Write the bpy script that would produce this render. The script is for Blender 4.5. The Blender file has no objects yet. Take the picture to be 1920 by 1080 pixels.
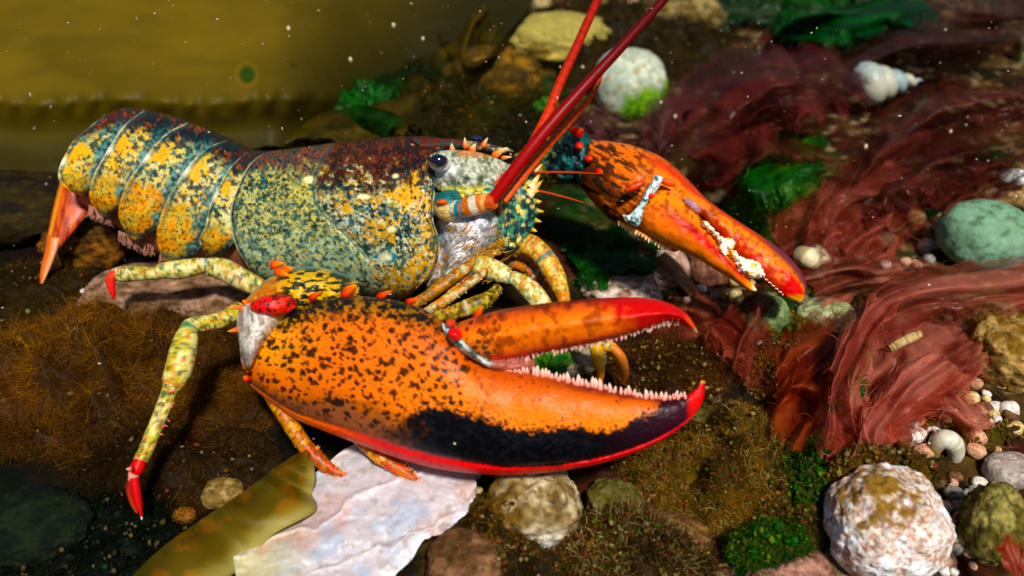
import bpy, math, random
import numpy as np
from mathutils import Vector

# ------------------------------------------------------------------ camera, sky, sun, exposure
scene = bpy.context.scene
col = scene.collection
PITCH = math.radians(36.0); CAM_H = 0.26; FPX = 1493.3; SP, CP = math.sin(PITCH), math.cos(PITCH)
cam_data = bpy.data.cameras.new('camera'); cam = bpy.data.objects.new('camera', cam_data); col.objects.link(cam)
cam.location = (0, 0, CAM_H); cam.rotation_euler = (math.radians(90) - PITCH, 0, 0)
cam_data.sensor_width = 36.0; cam_data.lens = 36.0 * FPX / 1920.0
cam_data.clip_start = 0.01; cam_data.clip_end = 60
cam_data.dof.use_dof = True; cam_data.dof.focus_distance = 0.35; cam_data.dof.aperture_fstop = 6.7
scene.camera = cam
SUN_EL, SUN_AZ = math.radians(57), math.radians(162)      # azimuth measured from +Y (ahead of the camera) clockwise
sd = Vector((math.sin(SUN_AZ) * math.cos(SUN_EL), math.cos(SUN_AZ) * math.cos(SUN_EL), math.sin(SUN_EL)))
world = bpy.data.worlds.new('World'); scene.world = world; world.use_nodes = True
wn = world.node_tree.nodes; wl = world.node_tree.links
sky = wn.new('ShaderNodeTexSky'); sky.sky_type = 'NISHITA'; sky.sun_disc = False
sky.sun_elevation = SUN_EL; sky.sun_rotation = SUN_AZ
wl.new(sky.outputs[0], wn['Background'].inputs[0]); wn['Background'].inputs[1].default_value = 0.05
sun_data = bpy.data.lights.new('sun', 'SUN'); sun = bpy.data.objects.new('sun', sun_data); col.objects.link(sun)
sun_data.energy = 4.9; sun_data.angle = math.radians(6); sun_data.color = (1.0, 0.95, 0.87)
sun.rotation_euler = sd.to_track_quat('Z', 'Y').to_euler()
scene.view_settings.view_transform = 'Standard'; scene.view_settings.look = 'None'
scene.view_settings.exposure = 0.0; scene.view_settings.gamma = 1.0

# ------------------------------------------------------------------ maths helpers
RIGHT = np.array([1., 0, 0]); UP = np.array([0, SP, CP]); FWD = np.array([0, CP, -SP]); CAM = np.array([0, 0, CAM_H])
def U(px, py, d):
    px, py, d = np.broadcast_arrays(np.asarray(px, float), np.asarray(py, float), np.asarray(d, float))
    return CAM + d[..., None] * (FWD + ((px - 960) / FPX)[..., None] * RIGHT + ((540 - py) / FPX)[..., None] * UP)
def gdepth(py, z=0.0):
    return (CAM_H - z) / (SP + (np.asarray(py, float) - 540) / FPX * CP)
def G(px, py, z=0.0):
    return U(px, py, gdepth(py, z))
def to_px(P):
    Q = P - CAM; d = Q @ FWD
    return 960 + FPX * (Q @ RIGHT) / d, 540 - FPX * (Q @ UP) / d
def lin(r, g, b):
    c = np.array([r, g, b], float) / 255.0
    return np.where(c <= 0.04045, c / 12.92, ((c + 0.055) / 1.055) ** 2.4)
def ss(a, b, x):
    t = np.clip((x - a) / (b - a), 0, 1); return t * t * (3 - 2 * t)
def mix(a, b, t):
    t = np.asarray(t)[..., None]; return a * (1 - t) + b * t
def _hash(ix, iy, iz, seed):
    h = (ix.astype(np.int64) * 374761393 + iy.astype(np.int64) * 668265263 + iz.astype(np.int64) * 2147483647 + seed * 974634777) & 0xffffffff
    h = ((h ^ (h >> 13)) * 1274126177) & 0xffffffff
    h = ((h ^ (h >> 16)) * 2246822519) & 0xffffffff
    h = h ^ (h >> 15)
    return (h & 0xffffff) / float(0xffffff)
def vnoise(x, y, z=None, seed=0):
    if z is None: z = np.zeros_like(x)
    x0, y0, z0 = np.floor(x), np.floor(y), np.floor(z)
    fx, fy, fz = x - x0, y - y0, z - z0
    fx, fy, fz = [f * f * f * (f * (f * 6 - 15) + 10) for f in (fx, fy, fz)]
    r = 0
    for a in (0, 1):
        for b in (0, 1):
            for c in (0, 1):
                w = (fx if a else 1 - fx) * (fy if b else 1 - fy) * (fz if c else 1 - fz)
                r = r + w * _hash(x0 + a, y0 + b, z0 + c, seed)
    return r
def fbm(x, y, z=None, octv=4, seed=0, gain=0.5):
    x = np.asarray(x, float); y = np.asarray(y, float)
    z = np.zeros_like(x) if z is None else np.asarray(z, float)
    s = 0; a = 1; t = 0
    for i in range(octv):
        s = s + a * vnoise(x * 2 ** i + 17.3 * i, y * 2 ** i + 5.1 * i, z * 2 ** i, seed + i); t += a; a *= gain
    return s / t
def worley(x, y, seed=0):
    x0, y0 = np.floor(x), np.floor(y); best = np.full(x.shape, 9.0); idv = np.zeros(x.shape)
    for a in (-1, 0, 1):
        for b in (-1, 0, 1):
            cx, cy = x0 + a, y0 + b; z = np.zeros_like(cx)
            px_ = cx + 0.1 + 0.8 * _hash(cx, cy, z, seed); py_ = cy + 0.1 + 0.8 * _hash(cx, cy, z + 1, seed)
            dd = np.hypot(px_ - x, py_ - y); m = dd < best
            idv = np.where(m, _hash(cx, cy, z + 2, seed), idv); best = np.minimum(best, dd)
    return best, idv
def cr(P, n=None, t=None):
    """Catmull-Rom resample along the first axis"""
    P = np.asarray(P, float); S = len(P)
    if t is None: t = np.linspace(0, 1, n)
    t = np.asarray(t) * (S - 1); i = np.clip(np.floor(t).astype(int), 0, S - 2); f = t - i
    if S == 2:
        return P[0] + (P[1] - P[0]) * f.reshape((-1,) + (1,) * (P.ndim - 1))
    E = np.concatenate([[2 * P[0] - P[1]], P, [2 * P[-1] - P[-2]]])
    f = f.reshape((-1,) + (1,) * (P.ndim - 1)); a, b, c, d = E[i], E[i + 1], E[i + 2], E[i + 3]
    return 0.5 * (2 * b + (c - a) * f + (2 * a - 5 * b + 4 * c - d) * f ** 2 + (3 * b - a - 3 * c + d) * f ** 3)
def interp(x, pts):
    p = np.asarray(pts, float); return np.interp(x, p[:, 0], p[:, 1])

# ------------------------------------------------------------------ objects
class M:                                     # a growing mesh: vertices, quads, colours
    def __init__(s): s.V = []; s.F = []; s.T = []; s.C = []; s.n = 0
    def add(s, V, F, C=None, T=None):
        V = np.asarray(V, float).reshape(-1, 3); s.V.append(V)
        if F is not None and len(F): s.F.append(np.asarray(F) + s.n)
        if T is not None and len(T): s.T.append(np.asarray(T) + s.n)
        if C is None: C = np.ones(3)
        s.C.append(np.broadcast_to(np.asarray(C, float).reshape(-1, 3), V.shape) if np.asarray(C).size != V.size else np.asarray(C, float).reshape(-1, 3))
        s.n += len(V); return s
    def build(s, name, mat, parent=None, origin=None, smooth=True):
        V = np.concatenate(s.V); C = np.concatenate(s.C); lum = C @ np.array([.2126, .7152, .0722]); C = np.clip(lum[:, None] + (C - lum[:, None]) * 1.2, .0008, 1)
        if parent is not None: org = np.array(parent['_o'])
        else: org = np.asarray(origin if origin is not None else [V[:, 0].mean(), V[:, 1].mean(), V[:, 2].min()])
        me = bpy.data.meshes.new(name); F4 = np.concatenate(s.F) if s.F else np.zeros((0, 4), int)
        F3 = np.concatenate(s.T) if s.T else np.zeros((0, 3), int)
        me.vertices.add(len(V)); me.vertices.foreach_set('co', (V - org).astype(np.float32).ravel())
        nl = F4.size + F3.size; me.loops.add(nl)
        me.loops.foreach_set('vertex_index', np.concatenate([F4.ravel(), F3.ravel()]).astype(np.int32))
        me.polygons.add(len(F4) + len(F3))
        ls = np.concatenate([np.arange(len(F4)) * 4, F4.size + np.arange(len(F3)) * 3])
        me.polygons.foreach_set('loop_start', ls.astype(np.int32))
        me.update(calc_edges=True)
        me.polygons.foreach_set('use_smooth', np.full(len(me.polygons), smooth))
        at = me.color_attributes.new('Col', 'FLOAT_COLOR', 'POINT')
        at.data.foreach_set('color', np.concatenate([np.clip(C, 0, 1), np.ones((len(C), 1))], 1).astype(np.float32).ravel())
        me.validate(); me.materials.append(mat)
        o = bpy.data.objects.new(name, me); col.objects.link(o); o['_o'] = [float(v) for v in org]
        if parent is not None: o.parent = parent
        else: o.location = org
        return o
def grid_faces(nu, nv, closed=False):
    i = np.arange(nu - 1)[:, None]; j = np.arange(nv if closed else nv - 1)[None, :]; k = (j + 1) % nv
    return np.stack(np.broadcast_arrays(i * nv + j, i * nv + k, (i + 1) * nv + k, (i + 1) * nv + j), -1).reshape(-1, 4)
def tag(o, label, cat, group=None, kind=None):
    if label: o['label'] = label
    if cat: o['category'] = cat
    if group: o['group'] = group
    if kind: o['kind'] = kind
    return o
def empty(name, loc, label, cat, group=None):
    o = bpy.data.objects.new(name, None); col.objects.link(o); o.location = [float(v) for v in loc]; o['_o'] = [float(v) for v in loc]
    o.empty_display_size = 0.01
    return tag(o, label, cat, group)

def loft(m, st, d, th, nu, nv, colf, e=1.0, phimax=math.pi, disp=None, far=True, farcol=None):
    """Solid shell through stations of picture points: each station runs across the body and bulges towards the viewer by th metres and away on the far side"""
    st = np.asarray(st, float); u = np.linspace(0, 1, nu)
    A = cr(st, t=u)
    d = cr(np.broadcast_to(np.asarray(d, float), (len(st),)) if np.ndim(d) == 0 else np.asarray(d, float), t=u)
    th = np.maximum(cr(np.broadcast_to(np.asarray(th, float), (len(st),)) if np.ndim(th) == 0 else np.asarray(th, float), t=u), 1e-5)
    phi = np.linspace(0, phimax, nv); v = (1 - np.cos(phi)) / (1 - math.cos(phimax))
    Pn = np.stack([cr(A[i], t=v) for i in range(nu)])
    pr = np.sign(np.sin(phi)) * np.abs(np.sin(phi)) ** e
    UU, VV = np.meshgrid(u, v, indexing='ij')
    dd = d[:, None] - th[:, None] * pr[None]
    if disp is not None: dd = dd - disp(UU, VV, Pn[..., 0], Pn[..., 1]) * np.minimum(1, np.sin(np.minimum(phi, math.pi)) * 2.5)[None]
    V = U(Pn[..., 0], Pn[..., 1], dd); C = colf(UU, VV, Pn[..., 0], Pn[..., 1])
    if far:
        ch = A[:, :1] * (1 - v[None, :, None]) + A[:, -1:] * v[None, :, None]
        Pf = 2 * ch - Pn
        Vf = U(Pf[..., 0], Pf[..., 1], d[:, None] + th[:, None] * pr[None])
        V = np.concatenate([V, Vf[:, -2:0:-1]], 1); C = np.concatenate([C, C[:, -2:0:-1]], 1)
        n2 = V.shape[1]; m.add(V, grid_faces(nu, n2, True), C)
        for k in (0, nu - 1):                      # close the ends
            c = V[k].mean(0); base = m.n; ring = V[k]
            idx = np.arange(n2); tri = np.stack([idx, (idx + 1) % n2, np.full(n2, n2)], 1)
            if k == nu - 1: tri = tri[:, ::-1]
            m.add(np.concatenate([ring, c[None]]), None, np.concatenate([C[k], C[k].mean(0)[None]]), T=tri)
    else:
        m.add(V, grid_faces(nu, nv), C)
    return m
def tube(m, P, r, colr, ns=12, flat=1.0, sub=None, cap=True):
    """Tapered tube through world points"""
    P = np.asarray(P, float); r = np.broadcast_to(np.asarray(r, float), (len(P),)).astype(float)
    if sub: P = cr(P, sub); r = np.maximum(cr(r, sub), 1e-6)
    if sub and callable(colr): C = colr(np.linspace(0, 1, len(P)))
    elif callable(colr): C = colr(np.linspace(0, 1, len(P)))
    else: C = np.broadcast_to(np.asarray(colr, float), (len(P), 3))
    T = np.gradient(P, axis=0); T /= np.linalg.norm(T, axis=1)[:, None] + 1e-12
    n = np.cross(T[0], -FWD); n /= np.linalg.norm(n) + 1e-9; Vs = []
    a = np.linspace(0, 2 * math.pi, ns, endpoint=False)
    for i in range(len(P)):
        n = n - T[i] * n.dot(T[i]); n /= np.linalg.norm(n) + 1e-12; b = np.cross(T[i], n)
        Vs.append(P[i] + r[i] * (np.cos(a)[:, None] * n + flat * np.sin(a)[:, None] * b))
    V = np.stack(Vs); base = len(V)
    m.add(V, grid_faces(len(P), ns, True), np.repeat(C, ns, 0))
    if cap:
        for k in (0, len(P) - 1):
            idx = np.arange(ns); tri = np.stack([idx, (idx + 1) % ns, np.full(ns, ns)], 1)
            if k: tri = tri[:, ::-1]
            m.add(np.concatenate([V[k], P[k][None]]), None, np.broadcast_to(C[k], (ns + 1, 3)), T=tri)
    return m
def ptube(m, pts, colr, ns=12, sub=24, flat=1.0):
    """pts rows: px, py, depth, radius in px"""
    p = np.asarray(pts, float); P = U(p[:, 0], p[:, 1], p[:, 2])
    return tube(m, P, p[:, 3] * p[:, 2] / FPX, colr, ns, flat, sub)
def ell(m, px, py, d, rx, ry, rz=None, rot=0, colf=None, n=28, bump=0.0, seed=0):
    """ellipsoid: radii in px on screen, rz in metres along the view"""
    th = np.linspace(0, math.pi, n); ph = np.linspace(0, 2 * math.pi, 2 * n, endpoint=False)
    TH, PH = np.meshgrid(th, ph, indexing='ij'); x = np.sin(TH) * np.cos(PH); y = np.sin(TH) * np.sin(PH); z = np.cos(TH)
    k = 1 + bump * (fbm(x * 2.5 + seed, y * 2.5, z * 2.5, 3, seed) - 0.5) * 2
    x, y, z = x * k, y * k, z * k
    if rz is None: rz = 0.5 * (rx + ry) * d / FPX
    c, s = math.cos(math.radians(rot)), math.sin(math.radians(rot))
    X = px + (x * rx * c - y * ry * s); Y = py + (x * rx * s + y * ry * c)
    V = U(X, Y, d) + FWD * (-z * rz)[..., None]
    C = colf(X, Y) if callable(colf) else colf
    m.add(V, grid_faces(n, 2 * n, True), C); return m
def spike(m, px, py, d, dx, dy, r, c0, c1, lift=0.0, hook=0.0):
    """small curved cone: base at px,py, reaching dx,dy px and lift metres towards the viewer"""
    t = np.linspace(0, 1, 7); dep = d - lift * t
    P = U(px + dx * t - dy * hook * t * t, py + dy * t + dx * hook * t * t, dep)
    rr = r * d / FPX * (1 - t) ** 0.75 + 1e-5
    return tube(m, P, rr, lambda q: c0[None] * (1 - q[:, None]) ** 1 + c1[None] * q[:, None], 10, sub=None)

def spines(name, mat, parent, rows, c0, c1, lift=.003, hook=.1):
    """each spine its own part: rows of px, py, dx, dy, radius, depth"""
    for (x, y, dx, dy, r, dd) in rows:
        q = M(); spike(q, x, y, dd, dx, dy, r, c0, c1, lift, hook); ell(q, x - dx * .05, y - dy * .05, dd, r * 1.05, r * .95, r * .9 * dd / FPX, 0, c0 * .8, n=10)
        q.build(name, mat, parent)

# ------------------------------------------------------------------ materials
def mat_col(name, rough=0.35, bump=0.25, bscale=900, coat=0.0, sss=0.0, var=0.25, vscale=500, spec=0.5, transl=0.0, alpha=1.0, ssr=(0.004, 0.002, 0.001), rvar=0.15):
    m = bpy.data.materials.new(name); m.use_nodes = True; nt = m.node_tree; N = nt.nodes; L = nt.links; b = N['Principled BSDF']
    at = N.new('ShaderNodeAttribute'); at.attribute_name = 'Col'; tc = N.new('ShaderNodeTexCoord')
    n1 = N.new('ShaderNodeTexNoise'); n1.inputs['Scale'].default_value = vscale; n1.inputs['Detail'].default_value = 4; L.new(tc.outputs['Object'], n1.inputs['Vector'])
    mr = N.new('ShaderNodeMapRange'); mr.inputs['From Min'].default_value = 0.25; mr.inputs['From Max'].default_value = 0.75
    mr.inputs['To Min'].default_value = 1 - var; mr.inputs['To Max'].default_value = 1 + var; L.new(n1.outputs['Fac'], mr.inputs['Value'])
    vm = N.new('ShaderNodeVectorMath'); vm.operation = 'SCALE'; L.new(at.outputs['Color'], vm.inputs[0]); L.new(mr.outputs[0], vm.inputs['Scale'])
    L.new(vm.outputs[0], b.inputs['Base Color'])
    n2 = N.new('ShaderNodeTexNoise'); n2.inputs['Scale'].default_value = bscale; n2.inputs['Detail'].default_value = 5; L.new(tc.outputs['Object'], n2.inputs['Vector'])
    bp = N.new('ShaderNodeBump'); bp.inputs['Strength'].default_value = bump; bp.inputs['Distance'].default_value = 0.6 / bscale; L.new(n2.outputs['Fac'], bp.inputs['Height']); L.new(bp.outputs[0], b.inputs['Normal'])
    m2 = N.new('ShaderNodeMapRange'); m2.inputs['To Min'].default_value = rough - rvar; m2.inputs['To Max'].default_value = rough + rvar; L.new(n1.outputs['Fac'], m2.inputs['Value']); L.new(m2.outputs[0], b.inputs['Roughness'])
    b.inputs['Specular IOR Level'].default_value = spec; b.inputs['Coat Weight'].default_value = coat; b.inputs['Coat Roughness'].default_value = 0.12
    if sss: b.inputs['Subsurface Weight'].default_value = sss; b.inputs['Subsurface Radius'].default_value = ssr; b.inputs['Subsurface Scale'].default_value = 1.0
    out = N['Material Output']; last = b.outputs[0]
    if transl:
        tr = N.new('ShaderNodeBsdfTranslucent'); L.new(vm.outputs[0], tr.inputs['Color']); L.new(bp.outputs[0], tr.inputs['Normal'])
        mx = N.new('ShaderNodeMixShader'); mx.inputs[0].default_value = transl; L.new(last, mx.inputs[1]); L.new(tr.outputs[0], mx.inputs[2]); last = mx.outputs[0]
    if alpha < 1:
        tp = N.new('ShaderNodeBsdfTransparent'); mx = N.new('ShaderNodeMixShader'); mx.inputs[0].default_value = alpha
        L.new(tp.outputs[0], mx.inputs[1]); L.new(last, mx.inputs[2]); last = mx.outputs[0]
    L.new(last, out.inputs['Surface']); return m
MAT = dict(
    shell=mat_col('lobster_shell', 0.38, 0.3, 900, coat=0.0, sss=0.04, var=0.22, vscale=1100, spec=0.30),
    claw=mat_col('claw_shell', 0.40, 0.15, 1400, coat=0.0, sss=0.04, var=0.16, vscale=1300, spec=0.16),
    wet=mat_col('wet_soft_tissue', 0.34, 0.6, 700, coat=0.0, sss=0.12, var=0.45, vscale=600, spec=0.35),
    eye=mat_col('eye_surface', 0.12, 0.0, 500, coat=1.0, var=0.05),
    fil=mat_col('filament_algae', 0.6, 0.0, 400, var=0.3, vscale=120, spec=0.1, transl=0.3),
    matte=mat_col('encrusted_matte', 0.85, 0.9, 520, var=0.5, vscale=380, spec=0.12),
    stone=mat_col('stone_surface', 0.65, 0.35, 600, var=0.22, vscale=300, spec=0.15),
    nacre=mat_col('shell_nacre', 0.4, 0.25, 260, coat=0.0, var=0.08, vscale=160, sss=0.1, spec=0.35),
    sheet=mat_col('sheet_algae', 0.34, 0.10, 140, coat=0.0, var=0.25, vscale=110, transl=0.45, alpha=0.6, spec=0.3),
    leaf=mat_col('leaf_algae', 0.4, 0.1, 140, coat=0.0, var=0.25, vscale=90, transl=0.45, alpha=0.9, spec=0.2),
    kelp=mat_col('kelp_surface', 0.5, 0.12, 60, coat=0.0, var=0.12, vscale=22, transl=0.12, spec=0.12),
    ground=mat_col('seabed_sediment', 0.9, 0.9, 300, var=0.5, vscale=120, spec=0.05),
)
# ================================================================== the lobster
base = G(640, 600); base[2] = 0.0
lob = empty('lobster', base, 'large mottled teal and brown lobster with big orange claws walking over the seabed', 'lobster')
K = lambda *a: lin(*a) * 0.86
DARK = lin(18, 22, 24); TEAL = lin(12, 80, 92); CREAM = lin(225, 215, 160); YEL = lin(228, 172, 40); ORG = lin(244, 128, 0)
BRN = lin(92, 32, 14); RED = lin(215, 28, 6); WHT = lin(225, 232, 228); GRY = lin(150, 165, 150); PALE = lin(185, 195, 150)

def spots(px, py, s, seed, r0=0.2, r1=0.42, wob=0.25):
    n1 = fbm(px / s * 1.7, py / s * 1.7, None, 3, seed + 5) - .5; n2 = fbm(px / s * 1.7 + 31, py / s * 1.7, None, 3, seed + 9) - .5
    f, i = worley(px / s + n1 * wob * 2, py / s + n2 * wob * 2, seed)
    rr = r0 + (r1 - r0) * i
    return ss(rr, rr * 0.65, f)
def n_(px, py, s, seed, o=4): return fbm(px / s, py / s, None, o, seed)
def lim(a, lo, hi): return ss(lo, hi, a)

def body_base(px, py, v, dorsal):
    """mottled shell: brown on the back, cream, yellow and teal flecks on the flank"""
    n1 = n_(px, py, 13, 3, 4); n2 = n_(px, py, 9, 11, 4); n3 = n_(px, py, 60, 21, 3); n4 = n_(px, py, 6, 41, 3)
    c = mix(lin(95, 125, 105), CREAM * 0.85, lim(n1 + 0.3 * (n4 - .5), .42, .56))
    c = mix(c, YEL, lim(n3 + .5 * (n2 - .5), .50, .62) * .8)
    c = mix(c, TEAL * .6, spots(px, py, 8.5, 7, .1, .42, .5) * .85)
    c = mix(c, DARK, spots(px, py, 11, 77, .05, .36, .5) * .85)
    top = mix(lin(74, 26, 14), lin(20, 26, 28), lim(n3, .45, .6)); top = mix(top, lin(150, 70, 24), lim(n2, .6, .72) * .8)
    top = mix(top, DARK, spots(px, py, 9, 70, .15, .45, .5))
    k = lim(dorsal + (n1 - .5) * .55 + (n3 - .5) * .3, .42, .62)
    return mix(c, top, k)

bm_ = M()
# ---- carapace
car = [
 [(496,285),(466,311),(444,354),(431,402),(440,455),(461,494),(487,532)],
 [(515,282),(486,311),(466,354),(454,402),(460,455),(482,500),(508,540)],
 [(560,277),(538,312),(524,358),(518,408),(524,460),(545,510),(575,555)],
 [(625,268),(603,312),(592,358),(598,405),(615,455),(640,510),(665,560)],
 [(720,258),(708,308),(702,358),(704,408),(708,460),(712,515),(712,563)],
 [(800,256),(786,304),(780,358),(780,408),(782,460),(775,512),(752,562)],
 [(846,262),(818,300),(815,358),(812,410),(824,455),(814,508),(776,548)]]
car_d = [.432,.430,.425,.418,.410,.404,.400]; car_t = [.036,.039,.041,.042,.042,.039,.033]
groove = [(276,625),(300,606),(330,593),(350,590),(378,594),(403,611),(435,646),(473,682),(500,700)]
def car_disp(u, v, px, py):
    gx = interp(py, groove); g = np.exp(-((px - gx) / 5.0) ** 2) * (ss(500, 470, py)) * .0017
    g2 = np.exp(-((px - (interp(py, groove) + 5)) / 14.0) ** 2) * ss(500, 470, py) * .0015
    rim = ss(.0, .055, u); lip = np.exp(-((u - .05) / .012) ** 2) * .0016
    lump = (n_(px, py, 45, 5, 3) - .5) * .0022 + (n_(px, py, 10, 15, 3) - .5) * .0009
    # branchial swelling behind the mouth, and the front rim
    fr = np.exp(-((u - .965) / .012) ** 2) * .0014
    return -g + lump - lip + fr - g2
def car_col(u, v, px, py):
    n1 = n_(px, py, 13, 3); n3 = n_(px, py, 60, 21, 3); n5 = n_(px, py, 8, 91); nf = n_(px, py, 4.5, 51, 3)
    dorsal = 1 - v * 2.2
    gx = interp(py, groove)
    back = ss(8, -12, px - gx)                       # behind the cervical groove: finely peppered grey green
    sage = mix(lin(84, 108, 86), lin(186, 186, 122), lim(n5 + .5 * (v - .45), .36, .62))
    sage = mix(sage, lin(160, 196, 170), ss(.5, .75, v) * .75)
    sage = mix(sage, lin(190, 182, 120), lim(n3, .52, .62) * .4)
    sage = mix(sage, lin(226, 220, 176), lim(nf, .56, .64) * .5)
    sage = mix(sage, lin(18, 36, 30), lim(n_(px, py, 6, 191, 3) + .10 * ss(.5, .1, v) - .07 * ss(.5, .8, v), .53, .60) * .85)
    sage = mix(sage, DARK + .01, spots(px, py, 7, 7, .08, .42, .5) * ss(1.0, .3, v))
    sage = mix(sage, lin(206, 190, 96), lim(nf + .20 * np.exp(-((px - 570) / 36) ** 2) * ss(.7, .3, v), .60, .70) * .75)
    sage = mix(sage, lin(20, 92, 96), lim(n_(px, py, 11, 221, 3), .60, .68) * .6)
    sage = mix(sage, TEAL * .35, spots(px, py, 10, 8, .05, .38, .45) * .9)
    topb = mix(lin(70, 66, 62), lin(120, 70, 52), lim(n5, .45, .6)); topb = mix(topb, DARK, spots(px, py, 7, 71, .1, .4, .5))
    sage = mix(sage, topb, lim(dorsal + (n1 - .5) * .5, .45, .75))
    fl = mix(lin(150, 150, 100), CREAM, lim(n5, .42, .58))
    fl = mix(fl, YEL * .9, lim(n3 + .5 * (n1 - .5) - .03 + .14 * ss(640, 800, px) * ss(.75, .4, v), .52, .64) * .9)
    fl = mix(fl, lin(20, 50, 50), lim(n_(px, py, 9, 171, 3) + .10 * np.exp(-(((px - 765) / 60) ** 2 + ((py - 425) / 40) ** 2)) + .04, .52, .58) * ss(1.05, .6, v))
    fl = mix(fl, DARK, np.maximum(spots(px, py, 10, 27, .1, .44, .5), spots(px, py, 17, 28, .0, .40, .4)) * .95)
    fl = mix(fl, WHT, np.exp(-(((px - 645) / 30) ** 2 + ((py - 425) / 20) ** 2)) * lim(nf, .4, .55))
    topf = mix(mix(lin(84, 40, 18), lin(44, 22, 14), lim(n1, .4, .6)), lin(22, 24, 26), ss(690, 800, px + 90 * (v - .1) + 70 * (n3 - .5)) * ss(.06, .2, v))
    topf = mix(topf, lin(150, 64, 20), lim(nf, .60, .74) * .55); topf = mix(topf, DARK, spots(px, py, 8, 37, .12, .4, .5) * .8)
    fl = mix(fl, topf, lim(dorsal + (n1 - .5) * 1.1 + (nf - .5) * .6 + .16 + .12 * np.exp(-((px - 720) / 40) ** 2), .30, .80))
    gold = np.exp(-(((px - 770) / 55) ** 2 + ((py - 370) / 26) ** 2) * 1.2)
    fl = mix(fl, mix(YEL * .95, lin(70, 34, 10), spots(px, py, 9, 47, .1, .42, .4)), lim(gold + (n1 - .5) * .7 + (nf - .5) * .7, .42, .6))
    gold2 = ss(-8, 6, px - interp(py, [(430,830),(470,790),(520,735),(560,700)])) * ss(440, 470, py)
    fl = mix(fl, mix(lin(226, 168, 70), DARK, spots(px, py, 7.5, 57, .08, .42, .5)), gold2 * .95)
    blue = np.exp(-(((px - 722) / 30) ** 2 + ((py - 483) / 14) ** 2))
    fl = mix(fl, lin(20, 130, 150), lim(blue + (n5 - .5) * .7, .4, .6))
    fl = mix(fl, mix(lin(230, 222, 180), lin(150, 190, 170), lim(n5, .45, .55)), lim(nf, .57, .63) * ss(.28, .45, v) * .8)
    fl = mix(fl, lin(14, 70, 72), lim(n_(px, py, 14, 201, 3), .60, .66) * ss(.3, .5, v) * .85)
    fl = mix(fl, lin(216, 164, 60), .85 * lim(n_(px, py, 26, 202, 3) + .12 * ss(700, 800, px) - .1 * ss(.55, .8, v), .56, .64) * lim(n_(px, py, 6, 203, 3), .42, .52) * ss(.3, .4, v) * .8)
    c = mix(fl, sage, back)
    for (x, y, a, b) in ((580, 337, 11, 7), (682, 369, 13, 5), (735, 430, 9, 6), (722, 482, 12, 9), (742, 330, 6, 4)):
        c = mix(c, lin(245, 240, 190), np.exp(-(((px - x) / a) ** 2 + ((py - y) / b) ** 2) ** 2) * .95)  # bright glints on the carapace painted as pale spots
    line = np.exp(-((px - gx + 3) / 3.2) ** 2) * ss(500, 470, py); c = mix(c, lin(18, 70, 72), line * .75)
    c = mix(c, lin(205, 200, 150), ss(.03, .0, u)); c = mix(c, lin(8, 62, 86), np.exp(-((u - .047) / .018) ** 2) * (.55 + .4 * ss(.3, .5, v)))
    c = mix(c, lin(20, 70, 80), np.exp(-((u - .985) / .012) ** 2) * .9)
    return c * .9
loft(bm_, car, car_d, car_t, 330, 230, car_col, e=.92, disp=car_disp)
# ---- rostrum, a ridge with a forward point above the eye
ros = [[(770,262),(790,275),(805,292)],[(840,260),(843,270),(846,284)],[(880,264),(882,273),(884,284)],[(920,270),(921,278),(922,288)],[(962,281),(963,284),(964,287)]]
loft(bm_, ros, [.392,.388,.385,.382,.380], [.008,.007,.006,.004,.0015], 50, 24,
     lambda u, v, px, py: mix(mix(BRN, lin(20, 60, 60), lim(n_(px, py, 9, 4), .45, .6)), lin(200, 190, 130), lim(n_(px, py, 7, 6), .56, .66) * ss(.2, .8, u)))
# ---- tail rings, each overlapping the next one back
terg = [
 ([(195,216),(140,262),(122,290),(110,318),(112,340),(130,358),(148,365)], [(275,206),(238,232),(216,262),(197,296),(186,325),(180,348),(162,365)], .448,.446,.026,.031),
 ([(270,206),(235,233),(213,263),(192,298),(174,333),(168,372),(188,402)], [(359,230),(318,250),(289,280),(268,311),(247,346),(234,380),(208,403)], .446,.443,.033,.035),
 ([(353,229),(313,250),(283,280),(261,311),(237,346),(222,400),(240,443)], [(435,262),(397,276),(367,302),(343,337),(330,368),(310,412),(266,449)], .443,.440,.035,.037),
 ([(429,261),(392,276),(361,302),(335,337),(310,382),(294,435),(303,488)], [(476,282),(444,311),(422,346),(399,385),(392,420),(380,458),(347,494)], .440,.437,.036,.0375),
 ([(468,280),(435,311),(413,346),(394,385),(385,425),(373,450),(384,478)], [(506,285),(476,311),(456,354),(446,402),(448,440),(432,462),(412,482)], .437,.434,.036,.037)]
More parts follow.
